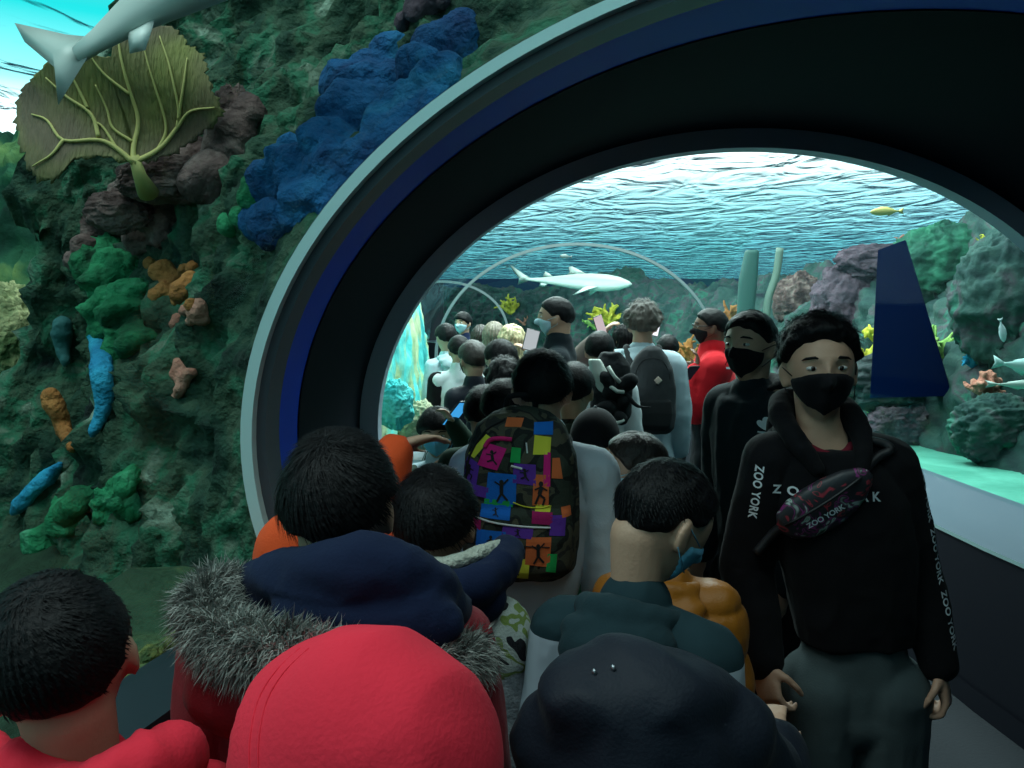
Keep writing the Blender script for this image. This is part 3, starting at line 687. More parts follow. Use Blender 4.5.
def ik(a, b, l1, l2, pole):
    a = Vector(a); b = Vector(b); v = b-a; L = min(v.length, (l1+l2)*.995); v = v.normalized(); b = a+v*L
    x = (l1*l1-l2*l2+L*L)/(2*L); h = math.sqrt(max(0, l1*l1-x*x)); pole = Vector(pole); pole = (pole-v*pole.dot(v)).normalized()
    return a+v*x+pole*h, b
def wrinkle(amp, sc, seed, stretch=(1, 1, .6)):
    st = np.array(stretch)
    return lambda P, N: P+N*(amp*(fbm(P*st, sc, 3, seed, True)+.25))[:, None]
def quilt(amp, step, seed):
    def f(P, N):
        q = np.abs(np.sin(P[:, 2]*math.pi/step+.4*vnoise(P*5, seed)))**.5; w = fbm(P*np.array([1, 1, .5]), 16, 3, seed, True)
        return P+N*(amp*q+amp*.30*w-.5*amp)[:, None]
    return f
PEOPLE = {}
def person(key, label, px, py, D, yaw, hl=.215, hyaw=0, hpitch=0, hroll=0, skin=None, hair=HAIR, style='short', thk=.05, side=1.0,
           curly=0, strand=0, top='hoodie', topmat=None, sleevemat=None, bottom=PANTS_DARK, mask=None, arms=None, hood=None, hoodmat=None, hoodup=False, hk=1.0, opn=False, sl=1.30,
           lean=(0, 0), build=1.0, vox=.010, eyes=False, pants=True, hdir=None, glasses=False, sleeve='long', pile=0, hairlen=0, curl=(.45, .45), palm=None, group=None, bulk=0, hem=None):
    """px,py: pixel of the top of the head at depth D; yaw degrees: 0 looks away from the camera, 90 to the picture's left, 180 at it"""
    tp = at(px, py, D); H = tp.z; skin = skin or SKIN; yr = math.radians(yaw)
    off = Matrix.Rotation(yr, 3, 'Z') @ Vector((lean[0], lean[1], 0))
    root = empty('person', (tp.x-off.x, tp.y-off.y, 0), yr); tag(root, label, 'person', group); PEOPLE[key] = root
    rinv = Matrix.Rotation(-yr, 3, 'Z')
    def loc(p): return rinv @ (Vector(p)-root.location)
    hip = .50*H
    def sh(x, y, z):
        k = max(0, (z-hip)/(H-hl-hip)) if H-hl > hip else 0; k = min(k, 1.0); k = k*k*(1.5-.5*k) if k < 1 else 1
        return Vector((x+lean[0]*k, y+lean[1]*k, z))
    b = build; zs = H-hl*sl; zn = H-hl*1.02       # shoulder line, base of neck
    B = zs/1.40                                      # body scale from shoulder height (1.40 in a 1.72 m adult)
    sw = .165*B*b
    # ---- body
    pr = []
    Mh = Matrix.Translation(sh(0, 0, H-hl*.86)) @ Euler((math.radians(hpitch), math.radians(hroll), math.radians(hyaw)), 'YXZ').to_matrix().to_4x4() @ Matrix.Translation((0, .02*hl, hl*.44))
    hd = Head(hl, Mh); d0, f0 = dirs(44, 60) if vox < .009 else dirs(26, 36)
    pr.append((hd.tr(head_pts(d0)), f0))
    for s in (-1, 1):
        R = Mh.to_3x3() @ Euler((.15, 0, s*.45)).to_matrix()
        pr.append(ell(Mh @ Vector((s*.352*hl, -.03*hl, -.10*hl)), (.035*hl, .085*hl, .135*hl), R, 10, 14)); pr.append(ell(Mh @ Vector((s*.345*hl, .0*hl, -.19*hl)), (.035*hl, .05*hl, .06*hl), R, 8, 10))
    nk = Mh @ Vector((0, -.13*hl, -.25*hl)); pr.append(chain([sh(0, -.015*B, zs-.02), sh(0, -.01*B, zn), nk], [.066*B*b, .056*B*b, .24*hl], 18))
    tors = [(.455, .07, .06), (.50, .135, .10), (.56, .140, .095), (.64, .128, .088), (.72, .140, .098), (.80, .155, .100), (.90, .158, .095), (.955, .135, .078), (.99, .095, .062), (1.035, .052, .048)]
    def torso(add, zmin=.0, zmax=2, flare=0):
        cs, rx, ry = [], [], []
        for z, x, y in tors:
            if z < zmin or z > zmax: continue
            cs.append(tuple(sh(0, -.005, z*zs))); k = 1+flare*max(0, .64-z); rx.append(x*B*b*k*1.0+add); ry.append(y*B*b*k+add)
        return loft(cs, rx, ry, m=32, pw=2.35)
    pr.append(torso(-.004))
    lg = {}
    for s in (-1, 1):
        h = Vector((s*.082*B, 0, .47*zs*1.24*.9)); h.z = .50*zs*1.06; kn = Vector((s*.092*B, .012, .285*zs*1.12)); an = Vector((s*.098*B, -.01, .055))
        lg[s] = (h, kn, an); pr.append(chain([h, kn, an], [.078*B, .050*B, .036*B])); pr.append(chain([an, (an.x+s*.01, .12*B, .03)], [.036*B, .03*B]))
    arms = arms or {}; AR = {}
    for s, nm in ((-1, 'L'), (1, 'R')):
        S = sh(s*(sw-.014*B), -.01, zs-.052*B); l1, l2 = .285*B, .245*B
        T = arms.get(nm)
        if T is None: tgt = S+Vector((s*.055*B, .05*B, -(l1+l2)*.975)); pole = (s*.3, -1, 0)
        else:
            tgt = loc(at(*T[:3])) if T[0] != 'l' else Vector(T[1:4]); pole = T[4] if T[0] == 'l' and len(T) > 4 else (T[3] if T[0] != 'l' and len(T) > 3 else (s*.7, -.3, -1))
            if T[0] != 'l': pole = rinv @ Vector(pole) if len(T) > 3 else pole
        E, Wr = ik(S, tgt, l1, l2, pole); AR[nm] = (S, E, Wr)
        pr.append(chain([sh(s*.08*B, -.01, zs-.01), S, E, Wr], [.045*B, .046*B*b, .038*B*b, .026*B]))
        dr = (Wr-E).normalized(); pn = Vector((-s, 0, 0)) if T is None else Vector((0, .2, -1))
        if hdir and nm in hdir: dr = (rinv @ Vector(hdir[nm])).normalized()
        if palm and nm in palm: pn = rinv @ Vector(palm[nm])
        pr += hand_prims(Wr-dr*.01, dr, pn, B*1.0, curl[0 if s < 0 else 1], 1 if (dr.cross(pn)).dot(Vector((0, 1, .2))) > 0 else -1, max(.0088, vox*.8/B))
    blob('body', pr, skin, root, vox=vox, smooth=2)
    # ---- top garment
    add = {'hoodie': .020, 'tee': .014, 'jacket': .024, 'puffer': .036}[top]+bulk; gm = topmat
    hemz = hem if hem is not None else (.56 if top != 'tee' else .58)
    g = [torso(add, hemz-.11, 1.001, .25)]
    if not opn: g.append(chain([sh(0, -.01, zs-.03), sh(0, -.012, zn-(.035 if hood == 'down' else .012))], [.085*B*b+add*.5, .062*B*b+add*.35], 20))
    sv = []
    for nm, s in (('L', -1), ('R', 1)):
        S, E, Wr = AR[nm]; tgt = sv if sleevemat else g
        g.append(chain([sh(s*.07*B, -.01, zs-.028*B), S, S+(E-S)*.12], [.046*B*b+add*.8, .052*B*b+add, .050*B*b+add], 18))
        a2 = add*(.95 if top != 'puffer' else 1.0)
        if sleeve == 'long':
            cw = Wr-(Wr-E).normalized()*.012
            tgt.append(chain([S, S+(E-S)*.5, E, E+(cw-E)*.5, cw], [.054*B*b+a2, .048*B*b+a2, .044*B*b+a2, .038*B*b+a2, .030*B+a2*.75], 18))
        else: tgt.append(chain([S, S+(E-S)*.72], [.054*B*b+a2, .052*B*b+a2], 18))
    dsp = quilt(.016, .105, hash(key) % 50 if False else len(PEOPLE)) if top == 'puffer' else wrinkle(.011 if top != 'tee' else .007, 8, len(PEOPLE))
    gname = {'hoodie': 'hoodie', 'tee': 'shirt', 'jacket': 'jacket', 'puffer': 'puffer_jacket'}[top]
    G = blob(gname, g, gm, root, vox=vox, smooth=3, disp=dsp)
    if sleevemat:
        for i, q in enumerate(sv): blob('sleeve', [q], sleevemat, root, vox=vox, smooth=2, disp=wrinkle(.007, 12, 40+i))
    hm = hoodmat or gm
    if hood == 'down' and not hoodup:
        c = sh(0, 0, zs); pts = []
        for k in range(13):
            a = math.radians(-12+204*k/12); pts.append(sh(.098*B*b*math.cos(a)*1.05, -.012-.088*B*math.sin(a), zs+.022*B+.016*math.sin(a)))
        hp = [chain([sh(p.x-lean[0], p.y-lean[1], p.z) if False else p for p in pts], [.012*B+.014*math.sin(math.pi*k/12) for k in range(13)], 12),
              ell(sh(0, -.100*B, zs+.0*B), (.120*B, .05*B, .038*B)), ell(sh(0, -.118*B, zs-.035*B), (.112*B, .05*B, .055*B)), ell(sh(0, -.120*B, zs-.09*B), (.080*B, .042*B, .07*B))]
        blob('hood', hp, hm, root, vox=min(vox, .009), smooth=14, disp=wrinkle(.010, 9, 5+len(PEOPLE), (1, 1, 1)))
    if hoodup:
        def ho(d):
            open_ = sstep((d[:, 1]-.50)/.14)*sstep((.80-np.abs(d[:, 0]))/.1)*sstep((.80-d[:, 2])/.12)
            w = 1-open_; back = .06*np.clip(-d[:, 1], 0, 1)+.05*np.clip(d[:, 2], 0, 1)
            return -.08+w*(.20+back)*hk
        q = hd.shell(ho, 50, 64)
        hp = [q, chain([sh(0, -.03, zs-.03), Mh @ Vector((0, -.16*hl, -.34*hl))], [.11*B, .32*hl], 20), ell(sh(0, -.05*B, zs), (.14*B, .10*B, .06*B))]
        # keep the neck roll from covering the face
        HO = blob('hood', hp, hm, root, vox=min(vox, .009), smooth=3, disp=wrinkle(.012 if hk < 1.2 else .022, 6 if hk < 1.2 else 4.2, 5+len(PEOPLE), (1, 1, .45)))
    # ---- hair
    if not hoodup:
        q = hd.shell(hair_off(style, thk, side), 48, 64); V, f = q; d = dirs(48, 64)[0]
        w = (hair_off(style, 1, 1)(d) > .4)
        V = np.array(V); amp = (.006+curly)*sstep((hair_off(style, 1, 1)(d))); V = V+d @ np.array(Mh.to_3x3()).T*(amp*fbm(d*np.array([1, 1, .6]), 6 if not curly else 5, 3, len(PEOPLE), True))[:, None]
        hp = [(V, f)]
        if hairlen:
            bk = [Mh @ Vector((0, -.20*hl, z*hl)) for z in (.1, -.2, -.5)]; bk += [bk[-1]+Vector((0, -.02, -hairlen*k/3)) for k in (1, 2, 3)]
            hp.append(loft([tuple(p) for p in bk], [.36*hl, .41*hl, .42*hl, .42*hl, .36*hl, .2*hl], [.24*hl, .24*hl, .20*hl, .16*hl, .12*hl, .05*hl], m=24))
        HA = blob('hair', hp, hair, root, vox=min(vox, .007) if D < 3 else .009, smooth=1 if not curly else 0)
        if hairlen:
            me = HA.data; P = np.array([v.co[:] for v in me.vertices]); N = np.array([v.normal[:] for v in me.vertices])
            P = P+N*(.006*np.sin(np.arctan2(P[:, 0], P[:, 1])*24+4*vnoise(P*12, 3)))[:, None]; me.vertices.foreach_set('co', P.ravel()); me.update()
        if strand:
            C = Mh @ Vector((0, 0, 0)); up = Mh.to_3x3() @ Vector((0, -.35, .95)); fwd = Mh.to_3x3() @ Vector((0, 1, 0)); oc = hair_off(style, 1, 1)
            sel = np.where(oc(d-np.array([0, 0, .13])) > .985)[0]; PP = V[sel]; NN = d[sel] @ np.array(Mh.to_3x3()).T
            def flow(p, n):
                n = Vector(n); t = up.cross(n); dn = -(up-n*up.dot(n)); return dn*1.0+t*.55+(Vector((.12*math.sin(p[0]*60), .12*math.sin(p[1]*50), .1)) if curly else Vector())
            append_geo(HA, strands(PP, NN, flow, strand, .026*(1 if side > .9 else .45) if not curly else .03, .0007, .07 if not curly else .3, .12 if not curly else .4, 3+len(PEOPLE)))
    if mask:
        q = hd.shell(mask_off, 40, 56); mk = blob('face_mask', [q], mask, root, vox=.004 if D < 3.2 else .007, smooth=1)
        for s in (-1, 1):
            e = Mh @ Vector((s*.372*hl, -.03*hl, -.02*hl)); c = Mh @ Vector((s*.31*hl, .20*hl, -.10*hl)); c2 = Mh @ Vector((s*.30*hl, .18*hl, -.34*hl)); e2 = Mh @ Vector((s*.37*hl, -.05*hl, -.20*hl))
            mesh_obj('ear_loop', tube([c, e, e2, c2], [.0014]*4, 6), mask, mk)
    if eyes:
        wm = mat('eye_white', (.55, .55, .53), rough=.3); dk = mat('iris_dark', (.012, .008, .006), rough=.2)
        for s in (-1, 1):
            c = Mh @ Vector((s*.135*hl, .345*hl, -.015*hl)); ey = mesh_obj('eye', ell(c, (.062*hl, .045*hl, .026*hl), Mh, 10, 14), wm, root)
            mesh_obj('iris', ell(Mh @ Vector((s*.135*hl, .378*hl, -.015*hl)), (.026*hl, .014*hl, .024*hl), Mh, 8, 10), dk, ey)
            mesh_obj('eyebrow', tube([Mh @ Vector((s*x*hl, y*hl, z*hl)) for x, y, z in ((.065, .405, .075), (.12, .398, .095), (.20, .36, .085), (.235, .33, .065))], [.010*hl, .015*hl, .012*hl, .006*hl], 8), hair, root)
    if glasses:
        gm2 = mat('glasses_dark', (.02, .02, .02), rough=.3)
        gl = mesh_obj('glasses', join([tube([Mh @ Vector((s*.36*hl, -.06*hl, -.03*hl)), Mh @ Vector((s*.36*hl, .12*hl, .0)), Mh @ Vector((s*.27*hl, .42*hl, .0))], [.003]*3, 6) for s in (-1, 1)]+[tube([Mh @ Vector((x*hl, .455*hl, z*hl)) for x, z in ((-.27, .0), (-.2, .05), (-.06, .04), (.06, .04), (.2, .05), (.27, .0))], [.003]*6, 6)]), gm2, root)
    # ---- trousers and shoes
    if pants:
        pp = [torso(.004, .50, .73), ell((0, -.004, .50*zs), (.135*B*b, .10*B, .085))]
        for s in (-1, 1):
            h, kn, an = lg[s]; pp.append(chain([h+Vector((0, 0, .02)), kn, an+Vector((0, 0, .02))], [.090*B+.012, .064*B+.016, .054*B+.014], 18))
        blob('trousers', pp, bottom, root, vox=max(vox, .008), smooth=9, disp=wrinkle(.007, 9, len(PEOPLE)+60))
    for s in (-1, 1):
        h, kn, an = lg[s]
        sh_ = blob('shoe', [loft([(an.x, -.055*B, .045), (an.x, 0, .05), (an.x+s*.004, .06*B, .04), (an.x+s*.008, .13*B, .03), (an.x+s*.008, .175*B, .026)], [.030*B, .040*B, .044*B, .045*B, .026*B], [.042, .048, .038, .028, .020], (1, 0, 0), (0, 0, 1), 20, 2.6), chain([an+Vector((0, 0, .04)), (an.x, 0, .05)], [.042*B, .042*B])], SHOE, root, vox=.01, smooth=1)
        sh_.location.z = 0
        me = sh_.data; mz = min(v.co.z for v in me.vertices); sh_.location.z = -mz+.001
    root['h'] = H
    return dict(root=root, H=H, B=B, zs=zs, zn=zn, hd=hd, Mh=Mh, sh=sh, AR=AR, G=G, lg=lg, loc=loc, yaw=yr)
# ================================================================== THE CROWD
RED = cloth('red_cotton', (.85, .03, .06), bscale=160); RED2 = cloth('red_fleece', (.70, .015, .025)); MAROON = cloth('maroon_nylon', (.25, .012, .02), rough=.6)
NAVY = cloth('navy_fleece', (.005, .012, .042)); NAVYD = cloth('navy_nylon', (.004, .008, .018), rough=.65, spec=.3); BLACK = cloth('black_cotton', (.0035, .0035, .005)); BLACKB = cloth('black_blue', (.008, .015, .020))
CREAM = cloth('cream_sherpa', (.52, .54, .46), bump=1, bscale=90); GREYM = ramp_mat('grey_melange', [(.4, (.20, .22, .24)), (.6, (.32, .34, .36))], scale=60, bump=.3, bscale=200, rough=.9)
WHITEC = cloth('white_cotton', (.62, .68, .70)); PALEB = cloth('pale_blue_cotton', (.48, .60, .66)); TEAL = cloth('dark_teal_cotton', (.012, .032, .040)); LGREY = cloth('light_grey_cotton', (.60, .66, .72))
OCHRE = cloth('ochre_nylon', (.30, .105, .008), rough=.45, spec=.3); ORANGE = cloth('orange_cotton', (.72, .085, .02)); GREEN = cloth('green_cotton', (.01, .16, .07)); DKGREEN = cloth('dark_green_cotton', (.015, .04, .025))
SILVER = ramp_mat('silver_camo', [(.42, (.10, .12, .13)), (.5, (.38, .42, .44)), (.6, (.62, .66, .66))], scale=14, rough=.5, constant=True, bump=.4)
CAMO = ramp_mat('camouflage', [(.0, (.02, .02, .025)), (.40, (.50, .54, .50)), (.50, (.22, .30, .08)), (.55, (.50, .54, .50)), (.62, (.02, .02, .025))], scale=13, rough=.9, constant=True, detail=2, bump=.3, bscale=200)
CAMOD = ramp_mat('dark_camouflage', [(.0, (.03, .045, .03)), (.46, (.012, .014, .012)), (.55, (.07, .075, .055)), (.62, (.015, .02, .015))], scale=9, rough=.9, constant=True, detail=2, bump=.3, bscale=200)
GREYP = cloth('grey_green_trousers', (.075, .105, .11)); BURG = cloth('burgundy_cotton', (.10, .015, .025)); TAUPE = cloth('taupe_cotton', (.13, .10, .09)); ROYAL = cloth('blue_cotton', (.03, .08, .20))

def two_tone(name, c1, c2, z, slope=0, z0=None, c0=None):
    m, nt, out = nodes(name); L = nt.links.new; b = nt.nodes.new('ShaderNodeBsdfPrincipled'); L(b.outputs[0], out.inputs[0]); b.inputs['Roughness'].default_value = .9; b.inputs['Specular IOR Level'].default_value = .2
    tc = nt.nodes.new('ShaderNodeTexCoord'); sp = nt.nodes.new('ShaderNodeSeparateXYZ'); L(tc.outputs['Object'], sp.inputs[0])
    ma = nt.nodes.new('ShaderNodeMath'); ma.operation = 'MULTIPLY_ADD'; L(sp.outputs['X'], ma.inputs[0]); ma.inputs[1].default_value = slope; L(sp.outputs['Z'], ma.inputs[2])
    g = nt.nodes.new('ShaderNodeMath'); g.operation = 'GREATER_THAN'; L(ma.outputs[0], g.inputs[0]); g.inputs[1].default_value = z
    mx = nt.nodes.new('ShaderNodeMix'); mx.data_type = 'RGBA'; L(g.outputs[0], mx.inputs[0]); mx.inputs[6].default_value = (*c2, 1); mx.inputs[7].default_value = (*c1, 1); L(mx.outputs[2], b.inputs['Base Color'])
    return m
TEAL2 = two_tone('teal_and_grey', (.012, .032, .040), (.40, .46, .52), 1.13)
P = {}
# front rows, seen from behind
P['boy_corner'] = person('boy_corner', 'boy with cropped dark hair and red hoodie at the bottom left corner', 70, 582, .87, 12, hl=.205, hyaw=12, hroll=-10, skin=SKIN_PALE, thk=.045, side=.75, strand=9000, topmat=RED, hood='down', vox=.006, glasses=True)
P['red_hood'] = person('red_hood', 'person with a bright red cotton hood pulled up, front centre', 376, 700, .80, 62, hl=.225, hpitch=-14, topmat=RED, hoodup=True, hk=1.25, vox=.007, arms={})
P['fur_parka'] = person('fur_parka', 'tall dark-haired person in a maroon parka with grey fur trim and navy hood', 337, 440, 1.09, -4, hl=.208, thk=.05, style='short', strand=8000, top='jacket', topmat=MAROON, vox=.007, bulk=.016)
P['camo_kid'] = person('camo_kid', 'boy in a camouflage jacket with grey sleeves and cream-lined navy hood', 434, 475, 1.50, -6, hl=.208, thk=.06, style='short', strand=7000, top='jacket', topmat=CAMO, sleevemat=GREYM, hood='down', hoodmat=NAVY, vox=.007)
P['backpack_kid'] = person('backpack_kid', 'boy in a pale grey top carrying the multicoloured patchwork backpack', 542, 354, 2.15, -3, hl=.215, thk=.05, strand=3000, top='hoodie', topmat=LGREY, vox=.008, build=1.12, lean=(.075, 0))
P['teal_hoodie'] = person('teal_hoodie', 'boy in a dark teal and grey hoodie with blue mask, looking down', 640, 458, 1.38, -28, hl=.225, hyaw=-36, hpitch=-32, skin=SKIN_PALE, thk=.04, side=.6, style='fade', strand=6000, topmat=TEAL2, hoodmat=TEAL, hood='down', mask=MASK_BLUE, vox=.006, lean=(0, .09))
P['ochre'] = person('ochre', 'person in a shiny ochre puffer jacket behind the boy in the teal hoodie', 668, 482, 1.75, -15, hl=.20, hpitch=-20, topmat=OCHRE, top='puffer', hood='down', vox=.008, build=.9)
P['navy_bent'] = person('navy_bent', 'hooded person in a dark navy jacket with two snap buttons, at the bottom centre', 628, 690, .98, -60, hl=.215, hpitch=-25, top='jacket', topmat=NAVYD, hoodup=True, vox=.007, arms={'R': (768, 752, 1.05, (0, -1, -.5)), 'L': (640, 790, .95)}, lean=(0, .10), bulk=.02)
P['orange'] = person('orange', 'child in an orange-red top pointing ahead with one arm', 318, 462, 1.50, -5, hl=.20, build=1.2, hood='down', topmat=ORANGE, vox=.009, arms={'R': (398, 446, 1.72, (-1, 0, -1))}, curl=(.45, .28), hdir={'R': (1, .35, .22)}, palm={'R': (0, -.3, -1)})
# right side, facing the camera
P['zoo'] = person('zoo', 'teenager in a black hoodie with white lettering, black face mask and grey-green trousers', 822, 324, 1.92, 174, hl=.235, lean=(.11, 0), opn=True, hyaw=-4, hroll=2, thk=.085, side=.5, style='quiff', curly=.008, skin=SKIN, topmat=BLACK, sl=1.26, bottom=GREYP, mask=MASK_BLACK, hood='down', vox=.006, eyes=True, build=.92,
                  arms={'L': (938, 668, 1.86, (.4, 1, 0)), 'R': (764, 664, 1.86, (-.4, 1, 0))}, curl=(.85, .85), strand=3500, palm={'L': (-.8, .5, 0), 'R': (.8, .5, 0)}, hem=.75)
P['stripe'] = person('stripe', 'young man in a black hooded jacket with white three-leaf logo and black mask, turned left', 752, 314, 2.60, 118, hl=.225, hyaw=14, build=.88, lean=(.03, .035), thk=.045, side=.6, topmat=BLACKB, sl=1.2, top='jacket', bottom=BLACK, mask=MASK_BLACK, hood='down', hoodmat=BLACK, vox=.008, eyes=True, strand=2000)
P['red_jacket'] = person('red_jacket', 'man in a bright red zip jacket, dark mask and black trousers, looking left', 712, 310, 5.0, 82, hl=.24, skin=SKIN_BROWN, thk=.045, topmat=RED2, top='jacket', bottom=PANTS_DARK, mask=MASK_BLACK, vox=.010, build=1.12, eyes=True, glasses=True, arms={'L': (697, 371, 4.85, (0, 0, -1)), 'R': (698, 377, 5.0, (0, 0, -1))}, bulk=.015, hem=.82)
# middle distance
P['curly'] = person('curly', 'curly-haired person in a pale blue hoodie wearing the dark grey backpack', 643, 307, 4.75, -10, hl=.235, hair=mat('hair_curly_brown', (.085, .07, .055), rough=.6, var=.4, vscale=40), thk=.10, curly=.03, strand=3000, topmat=PALEB, bottom=BLACK, hood='down', vox=.010, build=1.12, bulk=.012)
P['tall_mask'] = person('tall_mask', 'tall man in a dark shirt with pale blue face mask, looking left over the crowd', 557, 299, 4.6, 84, hl=.235, skin=SKIN, thk=.05, topmat=BLACKB, top='tee', mask=MASK_PALE, vox=.010, build=1.1, eyes=True)
P['white_pack'] = person('white_pack', 'child in a white and silver coat carrying the cluttered black backpack', 600, 333, 4.3, -12, hl=.215, thk=.05, top='jacket', topmat=WHITEC, vox=.010)
P['phone_up'] = person('phone_up', 'dark-haired girl raising a phone beside the curly-haired person', 626, 326, 5.6, 25, hl=.22, style='long', hairlen=.12, thk=.06, topmat=TAUPE, vox=.012, arms={'L': (603, 333, 5.4, (-1, 0, -.5))})
P['burgundy'] = person('burgundy', 'person in a burgundy top holding a bright phone up beyond the pale blue hoodie', 668, 336, 6.1, 5, hl=.215, thk=.06, topmat=BURG, vox=.012, arms={'L': (660, 330, 5.3, (1, 0, -1)), 'R': (667, 340, 5.35, (1, 0, -1))})
P['blue_mask_boy'] = person('blue_mask_boy', 'farthest boy, in navy with a light blue mask, facing the camera', 463, 313, 8.6, 150, hl=.24, thk=.07, style='fringe', topmat=NAVY, mask=MASK_PALE, vox=.013, eyes=True)
P['pale_coat'] = person('pale_coat', 'dark-haired child in a pale coat at the left glass of the far tunnel', 446, 325, 6.9, 30, hl=.24, thk=.07, topmat=PALEB, vox=.012, hood='down')
P['white_tee'] = person('white_tee', 'child in a white T-shirt over black long sleeves near the left glass', 459, 337, 5.8, 15, hl=.215, thk=.06, top='tee', topmat=WHITEC, sleevemat=BLACK, vox=.011, build=1.2)
P['navy_left'] = person('navy_left', 'boy with full dark brown hair and navy top looking towards the left glass', 473, 343, 5.0, 32, hl=.235, hair=HAIR_BR, thk=.07, topmat=NAVYD, vox=.010, strand=1500, skin=SKIN_PALE, mask=MASK_BLACK)
P['ear_mask'] = person('ear_mask', 'boy with dark hair and black mask straps in front of the blonde person', 501, 342, 4.4, 38, hl=.235, thk=.06, topmat=BLACKB, vox=.010, mask=MASK_BLACK, strand=1500, skin=SKIN_PALE)
P['blonde'] = person('blonde', 'person with wavy blonde hair beside the tall man in the dark shirt', 512, 328, 6.1, -5, hl=.23, hair=HAIR_BLOND, style='long', hairlen=.14, thk=.08, curly=.02, topmat=GREYM, vox=.012, arms={'R': (528, 352, 5.9, (1, 0, -1))})
P['ash'] = person('ash', 'person with long straight ash-brown hair left of the blonde person', 494, 324, 6.8, 0, hl=.24, hair=HAIR_ASH, style='long', hairlen=.26, thk=.08, topmat=TAUPE, vox=.012)
P['brown_far'] = person('brown_far', 'brown-haired person just left of the long ash-brown hair', 481, 327, 7.6, 0, hl=.24, hair=HAIR_BR, style='long', hairlen=.1, thk=.08, topmat=BLACKB, vox=.013)
P['curly_small'] = person('curly_small', 'small child with wavy black hair behind the backpack boy, left of his head', 504, 363, 4.0, 15, hl=.21, thk=.09, curly=.02, topmat=NAVYD, vox=.010, strand=1500)
P['dark_low'] = person('dark_low', 'lowest dark-haired child just above the patchwork backpack, left side', 484, 389, 3.15, -12, hl=.21, thk=.06, topmat=DKGREEN, vox=.010, strand=1500)
P['taupe_hood'] = person('taupe_hood', 'dark-haired child in a taupe hoodie close against the backpack boy', 504, 383, 2.8, -30, hl=.20, thk=.06, topmat=TAUPE, hood='down', vox=.010, strand=1500)
P['phone_boy'] = person('phone_boy', 'boy with dark fringe and blue mask holding a phone near the left glass', 437, 410, 3.55, 160, hl=.215, hpitch=-8, hyaw=20, thk=.09, style='fringe', topmat=PALEB, sleevemat=DKGREEN, mask=MASK_BLUE, vox=.008, eyes=True, strand=2000, skin=SKIN_PALE, arms={'L': (452, 423, 3.35, (1, 0, -1)), 'R': (430, 470, 3.4, (-1, 0, -1))})
P['camo_mid'] = person('camo_mid', 'dark-haired child in dark camouflage right behind the backpack boy', 574, 366, 3.2, -20, hl=.22, thk=.06, topmat=CAMOD, hood='down', vox=.010, top='jacket', strand=1500)
P['cap_kid'] = person('cap_kid', 'child in a black cap and green top behind the boy in the teal hoodie', 595, 412, 2.75, -18, hl=.215, thk=.03, topmat=GREEN, vox=.009)
P['profile_girl'] = person('profile_girl', 'brown-haired child in profile wearing a pale mask behind the teal hoodie boy', 637, 436, 2.35, 80, hl=.215, hair=HAIR_BR, thk=.06, side=.8, topmat=NAVYD, mask=MASK_PALE, vox=.007, strand=3000, skin=SKIN_PALE, eyes=True)
# ================================================================== THINGS CARRIED AND WORN, AND MARKS ON THEM
def world_bvh(objs):
    bpy.context.view_layer.update(); V = []; Fc = []
    for o in (objs if isinstance(objs, (list, tuple)) else [objs]):
        n = len(V); V += [o.matrix_world @ v.co for v in o.data.vertices]; Fc += [[i+n for i in p.vertices] for p in o.data.polygons]
    return BVHTree.FromPolygons(V, Fc)
def onto(bv, p, dirv, off):
    dirv = Vector(dirv).normalized(); h = bv.ray_cast(Vector(p)-dirv*.6, dirv)
    if h[0] is None:
        h = bv.find_nearest(Vector(p))
    return h[0]-dirv*off
def local_mesh(name, V, Fc, m, parent, smooth=False):
    inv = parent.matrix_world.inverted(); return mesh_obj(name, (np.array([tuple(inv @ Vector(v)) for v in V]), Fc), m, parent, smooth)
def quad_patch(name, bv, corners, D, m, parent, off=.0015, n=6, dirv=(0, 1, 0), thick=.0012):
    """thin sewn patch following the surface beneath it"""
    c = [Vector(q+(0,)) for q in corners]; V = []
    for i in range(n+1):
        for j in range(n+1):
            u, v = i/n, j/n; q = c[0]*(1-u)*(1-v)+c[1]*u*(1-v)+c[2]*u*v+c[3]*(1-u)*v
            V.append(onto(bv, at(q.x, q.y, D), dirv, off))
    return local_mesh(name, V, grid_faces(n+1, n+1), m, parent)
